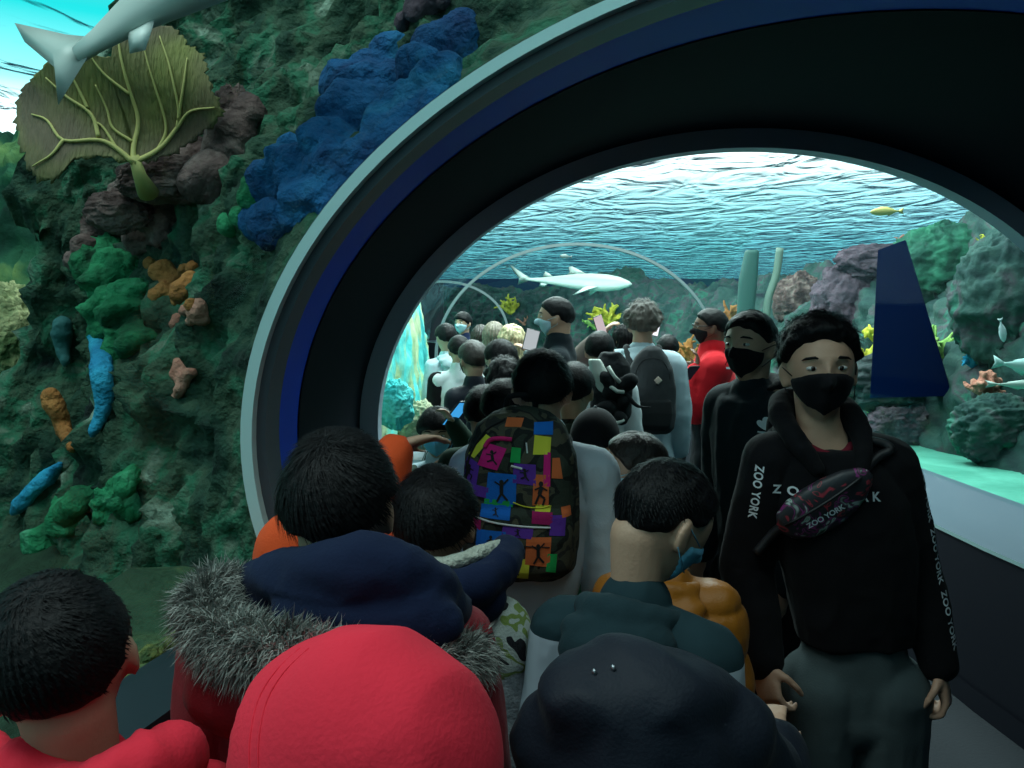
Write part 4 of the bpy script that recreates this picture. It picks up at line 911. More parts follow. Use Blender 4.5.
def figure(bv, cx_, cy_, s, D, parent, pose, m):
    """small jumping silhouette of a figure printed on a patch (strokes as strips)"""
    poses = [[((0, -.1), (0, .15), .12), ((0, .15), (-.15, .42), .07), ((0, .15), (.2, .38), .07), ((0, -.08), (-.22, -.22), .05), ((0, -.08), (.22, -.3), .05)],
             [((.02, -.12), (-.05, .12), .13), ((-.05, .12), (.12, .25), .07), ((.12, .25), (.05, .46), .06), ((-.05, .12), (-.18, .42), .07), ((0, -.1), (.2, 0), .05), ((0, -.1), (-.2, -.02), .05)],
             [((0, -.1), (.05, .12), .13), ((.05, .12), (-.2, .2), .07), ((.05, .12), (.22, .32), .07), ((0, -.08), (-.25, -.12), .05), ((0, -.08), (.2, -.22), .05)]]
    V = []; Fc = []
    def add(a, b, w):
        n0 = len(V); d = Vector((b[0]-a[0], b[1]-a[1])); k = Vector((-d.y, d.x)).normalized()*w/2
        for t in (0, .5, 1):
            for sg in (-1, 1): V.append(onto(bv, at(cx_+(a[0]+d.x*t+k.x*sg)*s, cy_+(a[1]+d.y*t+k.y*sg)*s, D), (0, 1, 0), .0032))
        Fc.extend([[n0, n0+1, n0+3, n0+2], [n0+2, n0+3, n0+5, n0+4]])
    for a, b, w in poses[pose % 3]: add(a, b, w)
    n0 = len(V)
    for k in range(8): a = k*math.pi/4; V.append(onto(bv, at(cx_+.075*s*math.cos(a), cy_-.2*s+.085*s*math.sin(a), D), (0, 1, 0), .0032))
    Fc.append(list(range(n0, n0+8)))
    return local_mesh('figure', V, Fc, m, parent)
def text_on(name, s, bv, org, ang, hpx, D, m, parent, dirv=(0, 1, 0), off=.002, spacing=1.0, bend=None):
    """letters laid on the surface; org = pixel of the first baseline point, ang in picture degrees"""
    cu = bpy.data.curves.new('t', 'FONT'); cu.body = s; cu.space_character = spacing; cu.offset = .03; t = bpy.data.objects.new('t', cu); COL.objects.link(t)
    dg = bpy.context.evaluated_depsgraph_get(); dg.update(); me = bpy.data.meshes.new_from_object(t.evaluated_get(dg)); bpy.data.objects.remove(t)
    import bmesh
    bm = bmesh.new(); bm.from_mesh(me); bmesh.ops.triangulate(bm, faces=bm.faces); bmesh.ops.subdivide_edges(bm, edges=[e for e in bm.edges if e.calc_length() > .35], cuts=1)
    a = math.radians(ang); k = hpx/.72; V = []
    for v in bm.verts:
        x, y = v.co.x*k, v.co.y*k; px = org[0]+x*math.cos(a)+y*math.sin(a); py = org[1]+x*math.sin(a)-y*math.cos(a)
        if bend: px += bend*math.sin(math.pi*min(1, x/(len(s)*k*.6)))
        V.append(onto(bv, at(px, py, D), dirv, off))
    bm.verts.index_update(); Fc = [[v.index for v in f.verts] for f in bm.faces]; bm.free()
    return local_mesh(name, V, Fc, m, parent)

# ---- patchwork backpack
def patchwork():
    p = P['backpack_kid']; r = p['root']; B = p['B']
    c = at(521, 495, 2.02); t = empty('backpack', (c.x, c.y, c.z-.22)); tag(t, 'multicoloured patchwork backpack with jumping figures and dark camouflage panels', 'backpack')
    bpy.context.view_layer.update()
    base = ramp_mat('bag_camo', [(.0, (.03, .04, .028)), (.45, (.012, .014, .012)), (.53, (.075, .07, .045)), (.62, (.03, .03, .025))], scale=14, rough=.8, constant=True, detail=2, bump=.2, bscale=200)
    V = [loft([(0, .02, z) for z in (.0, .03, .10, .22, .33, .40, .435, .45)], [.11, .145, .155, .155, .145, .115, .075, .03], [.06, .085, .095, .095, .085, .07, .05, .02], m=36, pw=3.2)]
    V.append(loft([(0, -.045, z) for z in (.015, .04, .12, .19, .205)], [.09, .12, .13, .125, .10], [.03, .05, .055, .045, .02], m=32, pw=3))
    body = blob('bag_body', V, base, t, vox=.006, smooth=3, disp=wrinkle(.005, 14, 3))
    bpy.context.view_layer.update(); bv = world_bvh(body)
    col = dict(p=(.13, .04, .36), b=(.012, .16, .62), o=(.72, .16, .05), y=(.75, .72, .06), k=(.70, .02, .22), g=(.02, .42, .10), m=(.38, .015, .12))
    cm = {k: cloth('patch_'+n, col[k]) for k, n in zip('pboykgm', ('purple', 'blue', 'orange', 'yellow', 'pink', 'green', 'magenta'))}
    fm = mat('print_black', (.008, .008, .008), rough=.8); s = .2997
    Q = [('k', [(168, 335), (192, 275), (248, 290), (222, 348)], 2), ('y', [(135, 305), (185, 248), (198, 256), (152, 314)], None), ('b', [(195, 450), (203, 370), (280, 376), (278, 456)], 0),
         ('p', [(282, 390), (285, 338), (345, 342), (345, 398)], 2), ('o', [(344, 458), (348, 376), (390, 378), (388, 460)], 1), ('y', [(347, 300), (352, 248), (398, 255), (394, 300)], None),
         ('b', [(350, 238), (352, 206), (405, 206), (403, 240)], None), ('p', [(98, 375), (122, 322), (162, 340), (152, 402)], 1), ('g', [(270, 325), (275, 285), (300, 288), (298, 328)], None),
         ('o', [(255, 214), (262, 190), (308, 192), (300, 216)], None), ('p', [(136, 432), (144, 404), (192, 414), (188, 442)], None), ('b', [(178, 498), (182, 466), (262, 470), (258, 506)], 2),
         ('g', [(190, 462), (192, 448), (270, 455), (268, 470)], None), ('y', [(352, 482), (355, 464), (397, 468), (393, 484)], None), ('m', [(342, 516), (344, 486), (399, 490), (398, 522)], None),
         ('m', [(135, 535), (136, 510), (170, 515), (168, 540)], None), ('p', [(248, 555), (252, 530), (334, 535), (330, 564)], 2), ('b', [(163, 600), (168, 545), (246, 550), (244, 608)], 1),
         ('o', [(322, 642), (326, 568), (393, 570), (388, 650)], 0), ('y', [(238, 686), (243, 630), (322, 638), (318, 696)], 2), ('g', [(385, 668), (390, 620), (416, 622), (412, 674)], None),
         ('p', [(398, 552), (402, 500), (445, 502), (440, 556)], None), ('k', [(376, 395), (380, 304), (398, 308), (396, 398)], None), ('o', [(405, 375), (408, 322), (428, 322), (436, 378)], None), ('o', [(438, 502), (436, 476), (462, 474), (465, 500)], None)]
    for k, q, fg in Q:
        mx_, my_ = sum(a for a, b in q)/4, sum(b for a, b in q)/4; px = [(430+(mx_+(x-mx_)*1.2)*s, 360+(my_+(y-my_)*1.2)*s) for x, y in q]; o = quad_patch('patch', bv, px, 2.0, cm[k], t)
        if fg is not None:
            x = sum(a for a, b in px)/4; y = sum(b for a, b in px)/4; h = abs(px[0][1]-px[1][1]); bpy.context.view_layer.update(); figure(bv, x, y, max(h, 12)*1.05, 2.0, o, fg, fm)
    wp = mat('piping_white', (.7, .72, .7)); kp = cloth('handle_pink', (.70, .02, .16))
    for nm, pts, rr, m in (('piping', [(470, 509), (490, 514), (520, 518), (549, 520)], .0028, wp), ('zip', [(513, 497), (525, 501), (540, 502), (549, 500)], .0018, cm['y']), ('zip', [(512, 536), (530, 537), (548, 538)], .0015, fm),
                           ('piping', [(466, 480), (470, 455), (485, 430), (505, 418)], .003, fm), ('handle', [(485, 445), (490, 438), (500, 436), (512, 437)], .006, kp), ('zip_pull', [(526, 440), (527, 450)], .002, wp), ('zip_pull', [(511, 462), (522, 465)], .003, wp)):
        Vp = [onto(bv, at(x, y, 2.0), (0, 1, 0), .002) for x, y in pts]; inv = t.matrix_world.inverted()
        mesh_obj(nm, tube(curve_pts([inv @ v for v in Vp], 16), [rr]*len(curve_pts(Vp, 16)), 8), m, t)
    # shoulder straps in kid space
    sm = cloth('strap_black', (.01, .01, .012)); rm = r.matrix_world; inv = t.matrix_world.inverted()
    for sd in (-1, 1):
        pts = [Vector((sd*.07, -.155, p['zs']-.05)), Vector((sd*.082, -.10, p['zs']+.018)), Vector((sd*.085, -.02, p['zs']+.045)), Vector((sd*.09, .07, p['zs']-.0)), Vector((sd*.095, .125, p['zs']-.12)), Vector((sd*.11, .115, p['zs']-.28)), Vector((sd*.155, .02, p['zs']-.38)), Vector((sd*.12, -.12, p['zs']-.40))]
        C = [inv @ (rm @ (q+Vector((p['sh'](0, 0, 1.3).x, 0, 0)))) for q in pts]; C = curve_pts(C, 28)
        mesh_obj('strap', tube(C, [.017]*len(C), 10), sm, t)
    mesh_obj('top_handle', tube(curve_pts([(-.04, .06, .43), (-.03, .05, .475), (.03, .05, .475), (.04, .06, .43)], 14), [.008]*15, 8), sm, t)
patchwork()

# ---- dark grey backpack
def grey_pack():
    p = P['curly']; c = at(651, 392, 4.42); t = empty('backpack', (c.x, c.y, c.z-.23), p['yaw']*.5); tag(t, 'dark grey backpack with cream diamond patch and brown leather base', 'backpack')
    m = cloth('pack_grey', (.045, .048, .052)); m2 = cloth('pack_grey_dark', (.022, .024, .026)); lea = mat('leather_brown', (.20, .11, .055), rough=.6)
    blob('bag_body', [loft([(0, 0, z) for z in (.0, .03, .12, .26, .36, .43, .47, .49)], [.10, .13, .14, .135, .12, .09, .055, .02], [.06, .08, .085, .08, .07, .055, .04, .015], m=36, pw=2.7)], m, t, vox=.007, smooth=3, disp=wrinkle(.006, 11, 4))
    blob('front_pocket', [loft([(0, -.07, z) for z in (.02, .05, .12, .185, .20)], [.085, .11, .118, .11, .09], [.02, .035, .035, .025, .01], m=32, pw=2.7)], m2, t, vox=.006, smooth=2)
    mesh_obj('leather_corner', box((-.085, -.075, .05), (.05, .04, .06), bev=.012), lea, t)
    mesh_obj('diamond_patch', box((.03, -.092, .305), (.034, .006, .034), Euler((0, math.radians(45), 0)).to_matrix(), .002), mat('patch_cream', (.62, .50, .42)), t)
    mesh_obj('zip', tube(curve_pts([(-.10, -.062, .22), (-.095, -.06, .33), (-.05, -.058, .415), (.05, -.058, .415), (.095, -.06, .33), (.10, -.062, .22)], 30), [.003]*31, 6), m2, t)
    bpy.context.view_layer.update(); inv = t.matrix_world.inverted(); rm = p['root'].matrix_world; zs = p['zs']
    for sd in (-1, 1):
        pts = [Vector((sd*.05, -.20, zs-.07)), Vector((sd*.075, -.13, zs-.0)), Vector((sd*.095, -.03, zs+.06)), Vector((sd*.10, .08, zs)), Vector((sd*.11, .14, zs-.15)), Vector((sd*.16, .05, zs-.38)), Vector((sd*.12, -.15, zs-.42))]
        C = curve_pts([inv @ (rm @ q) for q in pts], 28); mesh_obj('strap', tube(C, [.022]*len(C), 10), m2, t)
grey_pack()
def messy_pack():
    c = at(611, 384, 4.05); t = empty('backpack', (c.x, c.y, c.z-.2)); tag(t, 'bulky black backpack with white side and dangling straps, left of the dark grey one', 'backpack')
    bk = cloth('pack_black', (.012, .013, .015)); wh = cloth('pack_white', (.55, .60, .55))
    r2 = np.random.RandomState(5); pr = [loft([(0, 0, z) for z in (0, .05, .18, .30, .36)], [.08, .10, .105, .09, .05], [.07, .09, .09, .07, .04], m=28, pw=2.5)]
    for k in range(9): pr.append(ell((r2.uniform(-.07, .08), -.08-r2.rand()*.03, r2.uniform(.03, .26)), (r2.uniform(.03, .05), .03, r2.uniform(.03, .055)), Euler((r2.rand(), r2.rand(), r2.rand())).to_matrix()))
    blob('bag_body', pr, bk, t, vox=.006, smooth=2, disp=wrinkle(.008, 16, 9, (1, 1, 1)))
    blob('side_panel', [loft([(-.095+.03*k, -.055, .33-.07*k) for k in range(4)], [.03, .045, .045, .035], [.04, .05, .05, .04], m=20)], wh, t, vox=.006, smooth=2, disp=wrinkle(.005, 16, 2))
    for a, b in (((-.02, -.12, .2), (.05, -.125, .17)), ((-.01, -.13, .02), (.05, -.13, .03)), ((-.03, -.11, .3), (.03, -.12, .22))):
        mesh_obj('buckle_strap', tube([a, ((a[0]+b[0])/2, a[1]-.012, (a[2]+b[2])/2-.01), b], [.010]*3, 8), wh, t)
    mesh_obj('strap', tube(curve_pts([(.06, -.1, .16), (.12, -.12, .1), (.19, -.10, .09)], 14), [.016, .015, .014, .013, .012, .011, .01, .009, .008, .007, .006, .005, .004, .003, .003][:len(curve_pts([(.06, -.1, .16), (.12, -.12, .1), (.19, -.10, .09)], 14))], 8), bk, t)
messy_pack()

# ---- fur-trimmed parka hood with navy inner hood
def fur_hood():
    p = P['fur_parka']; r = p['root']; bpy.context.view_layer.update(); inv = r.matrix_world.inverted(); L = lambda x, y, D: inv @ at(x, y, D)
    nav = [L(262, 582, 1.08), L(290, 578, 1.02), L(330, 572, .98), L(380, 570, .97), L(422, 590, 1.0), L(442, 608, 1.05), L(448, 618, 1.12)]
    C = curve_pts(nav, 30)
    blob('inner_hood', [chain(C, [.030+.012*math.sin(math.pi*i/(len(C)-1)) for i in range(len(C))], 14), ell(L(365, 622, .97), (.13, .05, .055)), ell(L(330, 590, 1.06), (.12, .07, .05))], NAVY, r, vox=.007, smooth=4, disp=wrinkle(.008, 9, 77, (1, 1, 2)))
    fur = [L(262, 596, 1.10), L(225, 590, 1.06), L(205, 606, 1.0), L(228, 640, .95), L(290, 655, .91), L(350, 672, .895), L(405, 676, .92), L(438, 668, .95), L(462, 660, 1.0), L(472, 652, 1.05)]
    C = curve_pts(fur, 60); rad = [.022+.008*math.sin(math.pi*i/(len(C)-1)) for i in range(len(C))]
    fm = ramp_mat('fur_grey', [(.3, (.07, .075, .07)), (.5, (.24, .25, .23)), (.7, (.50, .51, .47))], scale=45, bump=0, rough=.8)
    o = blob('fur_trim', [chain(C, rad, 12)], fm, r, vox=.006, smooth=2)
    n = len(o.data.vertices); PP = [tuple(v.co) for v in o.data.vertices]; NN = [tuple(v.normal) for v in o.data.vertices]
    rr = np.random.RandomState(4); V = []; Fc = []
    for k in rr.randint(0, n, 22000):
        q = Vector(PP[k]); nn = Vector(NN[k]); dn = (nn*1.0+Vector(rr.normal(0, .55, 3))+Vector((.25, -.2, -.15))).normalized(); ln = .014+.024*rr.rand(); w = dn.cross(Vector(rr.normal(0, 1, 3))).normalized()*.0007
        m = q+dn*ln*.55; e = q+dn*ln+Vector((0, -.004, -.010))*rr.rand(); b = len(V); V += [q-w, q+w, m-w, m+w, e]; Fc += [[b, b+1, b+3, b+2], [b+2, b+3, b+4]]
    append_geo(o, (np.array([tuple(v) for v in V]), Fc))
    # outer shell of the lowered hood, between the fur and the back
    blob('outer_hood', [ell(L(300, 690, .97), (.15, .06, .07)), ell(L(235, 660, 1.03), (.06, .06, .06)), ell(L(430, 690, 1.0), (.08, .06, .06))], MAROON, r, vox=.008, smooth=4, disp=wrinkle(.008, 9, 7))
fur_hood()
def corner_hood():
    p = P['boy_corner']; r = p['root']; bpy.context.view_layer.update(); inv = r.matrix_world.inverted(); L = lambda x, y, D: inv @ at(x, y, D)
    C = curve_pts([L(-20, 745, .90), L(5, 762, .84), L(60, 792, .78), L(125, 780, .79), L(170, 758, .84), L(178, 748, .92)], 24)
    blob('hood_drape', [chain(C, [.014+.010*math.sin(math.pi*i/(len(C)-1)) for i in range(len(C))], 14), ell(L(80, 830, .78), (.11, .05, .05))], RED, r, vox=.007, smooth=8, disp=wrinkle(.020, 11, 7))
corner_hood()
def orange_hood():
    p = P['orange']; r = p['root']; bpy.context.view_layer.update(); inv = r.matrix_world.inverted(); L = lambda x, y, D: inv @ at(x, y, D)
    blob('hood_drape', [ell(L(292, 560, 1.44), (.065, .07, .09)), ell(L(305, 590, 1.44), (.09, .07, .10)), ell(L(340, 585, 1.44), (.09, .07, .07))], ORANGE, r, vox=.009, smooth=6, disp=wrinkle(.008, 9, 7))
orange_hood()
def camo_hood():
    p = P['camo_kid']; r = p['root']; bpy.context.view_layer.update(); inv = r.matrix_world.inverted(); L = lambda x, y, D: inv @ at(x, y, D)
    C = curve_pts([L(402, 545, 1.52), L(412, 556, 1.45), L(432, 565, 1.41), L(456, 562, 1.41), L(480, 553, 1.44), L(500, 547, 1.5)], 24)
    o = blob('hood_lining', [chain(C, .014, 12)], CREAM, r, vox=.005, smooth=1, disp=wrinkle(.003, 60, 7, (1, 1, 1)))
    C = curve_pts([L(400, 562, 1.5), L(415, 577, 1.42), L(445, 590, 1.38), L(478, 585, 1.39), L(502, 565, 1.46), L(508, 552, 1.52)], 24)
    blob('outer_hood', [chain(C, [.034]*len(C), 14), ell(L(470, 600, 1.42), (.07, .035, .05)), ell(L(450, 580, 1.46), (.09, .05, .04))], NAVY, r, vox=.007, smooth=3, disp=wrinkle(.006, 12, 17))
camo_hood()

# ---- black cap
def cap_hat():
    p = P['cap_kid']; hd = p['hd']; r = p['root']
    def f(d): return -.06+sstep((d[:, 2]-(-.05-.25*np.clip(-d[:, 1], 0, 1)+.12*np.clip(d[:, 1], 0, 1)))/.10)*(.135)
    cm = cloth('cap_black', (.008, .009, .011)); c = blob('cap', [hd.shell(f, 40, 56)], cm, r, vox=.006, smooth=2)
    M = p['Mh']; hl = hd.hl; V = []
    pts = [[M @ Vector((x*hl*.30*(1-.1*k), (.40+.13*k)*hl*(1-.35*x*x*(k > 0)), (.14-.03*k-.04*x*x)*hl)) for x in np.linspace(-1, 1, 13)] for k in range(4)]
    V = [q for row in pts for q in row]; W_ = [q-Vector((0, 0, .004)) for q in V]; n = len(V); f1 = grid_faces(4, 13)
    mesh_obj('brim', (np.array([tuple(v) for v in V+W_]), f1+[[a+n for a in q][::-1] for q in f1]), cm, c)
    mesh_obj('button', ell(M @ Vector((0, 0, .50*hl)), .006, n=8, m=10), mat('button_grey', (.3, .3, .3)), c)
cap_hat()

# ---- belt bag across the chest, lettering
def belt_bag():
    p = P['zoo']; bv = world_bvh(p['G']); a = onto(bv, at(797, 528, 1.8), (0, 1, 0), 0); b = onto(bv, at(861, 478, 1.8), (0, 1, 0), 0); D = (a.y+b.y)/2
    c = (a+b)/2; t = empty('belt_bag', c+Vector((0, -.03, -.03))); tag(t, 'dark floral belt bag slung diagonally across the black hoodie', 'bag')
    m, nt, out = nodes('bag_floral'); L = nt.links.new; bs = nt.nodes.new('ShaderNodeBsdfPrincipled'); L(bs.outputs[0], out.inputs[0]); bs.inputs['Roughness'].default_value = .5
    tc = nt.nodes.new('ShaderNodeTexCoord'); n = nt.nodes.new('ShaderNodeTexNoise'); n.inputs['Scale'].default_value = 16; n.inputs['Detail'].default_value = 2; n.inputs['Distortion'].default_value = 1.2; L(tc.outputs['Object'], n.inputs[0])
    r = nt.nodes.new('ShaderNodeValToRGB'); L(n.outputs[0], r.inputs[0]); L(r.outputs[0], bs.inputs[0]); r.color_ramp.interpolation = 'EASE'
    e = r.color_ramp.elements; e[0].position = 0; e[0].color = (.015, .012, .015, 1); n.inputs['Scale'].default_value = 19; e[1].position = .8; e[1].color = (.02, .02, .02, 1)
    for q, k in ((.34, (.02, .02, .02)), (.37, (.35, .03, .05)), (.40, (.02, .02, .025)), (.54, (.02, .02, .025)), (.57, (.25, .03, .17)), (.59, (.02, .02, .02)), (.64, (.40, .46, .44)), (.68, (.08, .25, .15)), (.72, (.02, .02, .02))): z = e.new(q); z.color = (*k, 1)
    ax = (b-a).normalized(); nrm = Vector((0, -1, 0)); nrm = (nrm-ax*nrm.dot(ax)).normalized(); pe = ax.cross(nrm); Lh = (b-a).length/2; o0 = c-t.location
    cs = [tuple(o0+ax*Lh*k+nrm*.022-pe*(-.006*math.cos(k*1.4))) for k in (-1.25, -1.1, -.7, -.2, .3, .8, 1.15, 1.3)]
    blob('bag_body', [loft(cs, [.014, .038, .056, .061, .058, .045, .026, .009], [.008, .018, .024, .026, .024, .020, .014, .006], pe, nrm, 28, 2.5)], m, t, vox=.005, smooth=2)
    bk = mat('zip_black', (.01, .01, .012), rough=.5); up = pe if pe.z > 0 else -pe
    mesh_obj('zip', tube([o0+ax*Lh*k+nrm*(.056-.012*k*k)+up*.012 for k in np.linspace(-1.05, 1.05, 10)], [.0035]*10, 8), bk, t)
    bpy.context.view_layer.update(); inv = t.matrix_world.inverted()
    sp = []
    for x, y in ((861, 478), (885, 462), (900, 440), (896, 425), (880, 415)): sp.append(onto(bv, at(x, y, 1.8), (0, 1, 0), .006))
    C = curve_pts([inv @ v for v in sp], 24); mesh_obj('strap', tube(C, [.012]*len(C), 8), bk, t)
    sp = [onto(bv, at(x, y, 1.8), (0, 1, 0), .006) for x, y in ((797, 528), (783, 545), (768, 565))]
    C = curve_pts([inv @ v for v in sp], 12); mesh_obj('strap', tube(C, [.012]*len(C), 8), bk, t)
    bb = world_bvh([c for c in t.children if c.name.startswith('bag_body')])
    text_on('print', 'ZOO YORK', bb, (812, 531), -35, 5.5, D-.05, WHITE_PRINT, t, off=.001)
    # chest and sleeve lettering
    r = p['root']; text_on('chest_print', 'ZOO YORK', bv, (783, 500), 1, 9, 1.8, WHITE_PRINT, r, off=.0022, spacing=1.75)
    text_on('sleeve_print', 'ZOO YORK  ZOO YORK  ZOO YORK', bv, (925, 470), 82.5, 7, 1.85, WHITE_PRINT, r, off=.002, spacing=1.1)
    text_on('sleeve_print', 'ZOO YORK', bv, (761, 468), 97, 7, 1.85, WHITE_PRINT, r, off=.002, spacing=1.1)
    # maroon collar of the shirt beneath
    zs = p['zs']; sh = p['sh']
    C = [sh(.066*math.cos(a), -.012+.072*math.sin(a), zs+.030-.050*max(0, math.sin(a))) for a in np.linspace(0, 2*math.pi, 40)]
    mesh_obj('undershirt_collar', tube([tuple(q) for q in C], [.011]*len(C), 8), cloth('collar_maroon', (.14, .008, .02)), r)
belt_bag()
def zoo_hood():
    p = P['zoo']; r = p['root']; sh = p['sh']; zs = p['zs']
    A = [sh(-.050, .085, zs-.05), sh(-.078, .055, zs+.012), sh(-.085, -.01, zs+.06), sh(-.065, -.08, zs+.09), sh(0, -.11, zs+.098), sh(.065, -.08, zs+.09), sh(.085, -.01, zs+.06), sh(.078, .055, zs+.012), sh(.050, .085, zs-.05)]
    C = curve_pts(A, 32); n = len(C)
    blob('hood_collar', [chain(C, [.016+.016*math.sin(math.pi*i/(n-1)) for i in range(n)], 14), ell(sh(0, -.12, zs+.02), (.11, .05, .08))], BLACK, r, vox=.007, smooth=4, disp=wrinkle(.006, 12, 8, (1, 1, 1)))
zoo_hood()
def red_hem():
    p = P['red_hood']; r = p['root']; bpy.context.view_layer.update(); bv = world_bvh([c for c in r.children if c.name.startswith('hood')]); inv = r.matrix_world.inverted()
    for dx in (0, 9):
        pts = curve_pts([inv @ onto(bv, at(x+dx, y, .7), ray(x+dx, y), .0005) for x, y in ((300, 648), (275, 672), (258, 700), (250, 735), (249, 768), (252, 800))], 40)
        mesh_obj('seam', tube(pts, [.0011+.0006*(i % 2) for i in range(len(pts))], 6), RED, r)
red_hem()
def three_leaf():
    p = P['stripe']; r = p['root']; bv = world_bvh(p['G']); V = []; Fc = []; cx_, cy_ = 762, 428
    def poly(pts):
        n0 = len(V)
        for x, y in pts: V.append(onto(bv, at(x, y, 2.5), (0, 1, 0), .004))
        Fc.append(list(range(n0, len(V))))
    for a0, l, w in ((0, 13, 4), (-38, 11, 3.6), (38, 11, 3.6)):
        a = math.radians(a0); pts = []
        for k in range(14):
            t = 2*math.pi*k/14; u = l/2*(1-math.cos(t)); v = w*math.sin(t)*(.55+.45*u/l); pts.append((cx_+u*math.sin(a)+v*math.cos(a), cy_-u*math.cos(a)+v*math.sin(a)))
        poly(pts)
    for k in range(3): y = cy_+1.5+k*2.6; w = 7.5-k*1.2; poly([(cx_-w, y), (cx_+w, y), (cx_+w, y+1.5), (cx_-w, y+1.5)])
    local_mesh('leaf_logo', V, Fc, WHITE_PRINT, r)
three_leaf()
def red_logo():
    p = P['red_jacket']; bv = world_bvh(p['G']); bpy.context.view_layer.update()
    quad_patch('logo', bv, [(719, 367), (719, 365), (724, 365.5), (724, 367.5)], 4.9, WHITE_PRINT, p['root'], off=.004, n=2)
    quad_patch('zip', bv, [(706, 402), (706, 390), (707, 390), (707, 402)], 4.9, mat('zip_grey', (.3, .3, .3)), p['root'], off=.004, n=3)
red_logo()
# ---- snap buttons on the navy hood
def snaps():
    p = P['navy_bent']; r = p['root']; hd_ = [c for c in r.children if c.name.startswith('hood')]; bv = world_bvh(hd_); inv = r.matrix_world.inverted(); m = mat('snap_metal', (.35, .37, .40), rough=.3, metal=.9)
    for x, y in ((594, 672), (613, 668)):
        q = onto(bv, at(x, y, .9), ray(x, y), .002); mesh_obj('snap_button', ell(inv @ q, (.0042, .003, .0042), n=8, m=14), m, r)
def drape():
    p = P['navy_bent']; r = p['root']; bpy.context.view_layer.update(); inv = r.matrix_world.inverted(); L = lambda x, y, D: inv @ at(x, y, D)
    Mi = inv.to_3x3().to_4x4()
    blob('hood_drape', [ell(L(570, 740, .97), .075), ell(L(640, 760, .93), (.12, .09, .10), Mi), ell(L(725, 772, .98), .075), ell(L(598, 700, .94), (.08, .07, .05), Mi), ell(L(650, 690, .95), (.10, .08, .055), Mi), ell(L(700, 725, .96), (.08, .07, .06), Mi), chain([L(700, 745, .96), L(760, 770, 1.0)], .05)], NAVYD, r, vox=.009, smooth=16, disp=wrinkle(.018, 6, 31, (1, 1, 1)))
drape()
snaps()
# ---- cord on the neck of the corner boy
def cord():
    p = P['boy_corner']; sh = p['sh']; B = p['B']; zn = p['zn']
    pts = [sh(.074*B*math.cos(a), -.012-.070*B*math.sin(a), zn-.052-.012*math.sin(a)) for a in np.linspace(0, 2*math.pi, 40)]
    body = [c for c in p['root'].children if c.name.startswith('body')][0]; bv = world_bvh(body); inv = p['root'].matrix_world.inverted(); rm = p['root'].matrix_world
    c0 = rm @ sh(0, -.01, zn-.05); out = []
    for q in pts:
        w = rm @ q; d = (c0-w); d.z = 0; d.normalize(); h = bv.ray_cast(w-d*.1, d); out.append(inv @ ((h[0] if h[0] else w)-d*.002))
    mesh_obj('neck_cord', tube(out, [.0016]*len(out), 6), mat('cord_black', (.01, .01, .01)), p['root'])
cord()
# ---- phones
def phone(name, label, px, py, D, rot, scr, on=True, size=(.072, .009, .148), strength=1.0, cat='phone'):
    c = at(px, py, D); t = empty(name, c); t.rotation_euler = rot; tag(t, label, cat)
    mesh_obj('case', box((0, 0, 0), size, bev=min(size)*.45), mat('phone_case', (.03, .03, .035), rough=.4), t)
    mesh_obj('screen', box((0, -size[1]/2-.0006, 0), (size[0]*.90, .0012, size[2]*.93)), emit_mat('screen_'+str(len(bpy.data.materials)), scr, strength), t, smooth=False)
    mesh_obj('lens', ell((size[0]*.3, size[1]/2, size[2]*.4), (.006, .003, .006), n=8, m=10), mat('lens_black', (.005, .005, .005), rough=.1), t)
phone('phone', 'phone with a bright blue screen held up by the boy with the fringe', 456, 413, 3.35, (.75, .1, .85), (.05, .35, .75), strength=.9)
phone('phone', 'pale phone held high by the dark-haired girl', 600, 326, 5.32, (0, -.35, .4), (.75, .62, .66), strength=.7)
phone('phone', 'glowing white phone beside the curly hair', 655, 325, 5.22, (0, .2, -.1), (.9, .9, 1), strength=1.1)
phone('tablet', 'white tablet held up right of the blonde hair', 531, 340, 5.75, (0, .25, .3), (.65, .72, .75), size=(.11, .01, .16), strength=.6, cat='tablet')
phone('phone', 'dark phone held by the man in the red jacket', 690, 373, 4.72, (.9, 0, .3), (.02, .02, .03), strength=.3)
# ================================================================== CORALS AND FISH BEYOND THE GLASS
def branch_coral(name, label, px, py, s, m, seed, cat='coral', n=16, flat=.5, thick=.10, group=None, rise=.75):
    """small bush of tapering branches growing from the rock; s = size in pixels"""
    p, nn, d = hit(px, py+s*.45, 3.4 if px > 380 else 1.2); R = s/F*d; r = np.random.RandomState(seed); pr = [ell((0, 0, 0), (R*.28, R*.2, R*.14))]
    for k in range(n):
        a = r.uniform(-1.2, 1.2); e = Vector((math.sin(a), -flat*r.rand(), rise*math.cos(a)+.15)).normalized(); L = R*r.uniform(.55, 1.0); q = [Vector((0, 0, 0))]; dr = e.copy()
        for j in range(3):
            dr = (dr+Vector(r.normal(0, .28, 3))*.7).normalized(); q.append(q[-1]+dr*L/3)
            if j >= 1:
                sd = (dr+Vector(r.normal(0, .8, 3))).normalized(); pr.append(cap(q[-1], q[-1]+sd*L*.28, R*thick*.7, R*thick*.55, 8))
        pr.append(chain(q, [R*thick*1.2, R*thick, R*thick*.9, R*thick*.8], 8))
    o = blob(name, pr, m, vox=max(R*thick*.45, .006), smooth=1); o.location = p+nn*R*.05; return tag(o, label, cat, group)
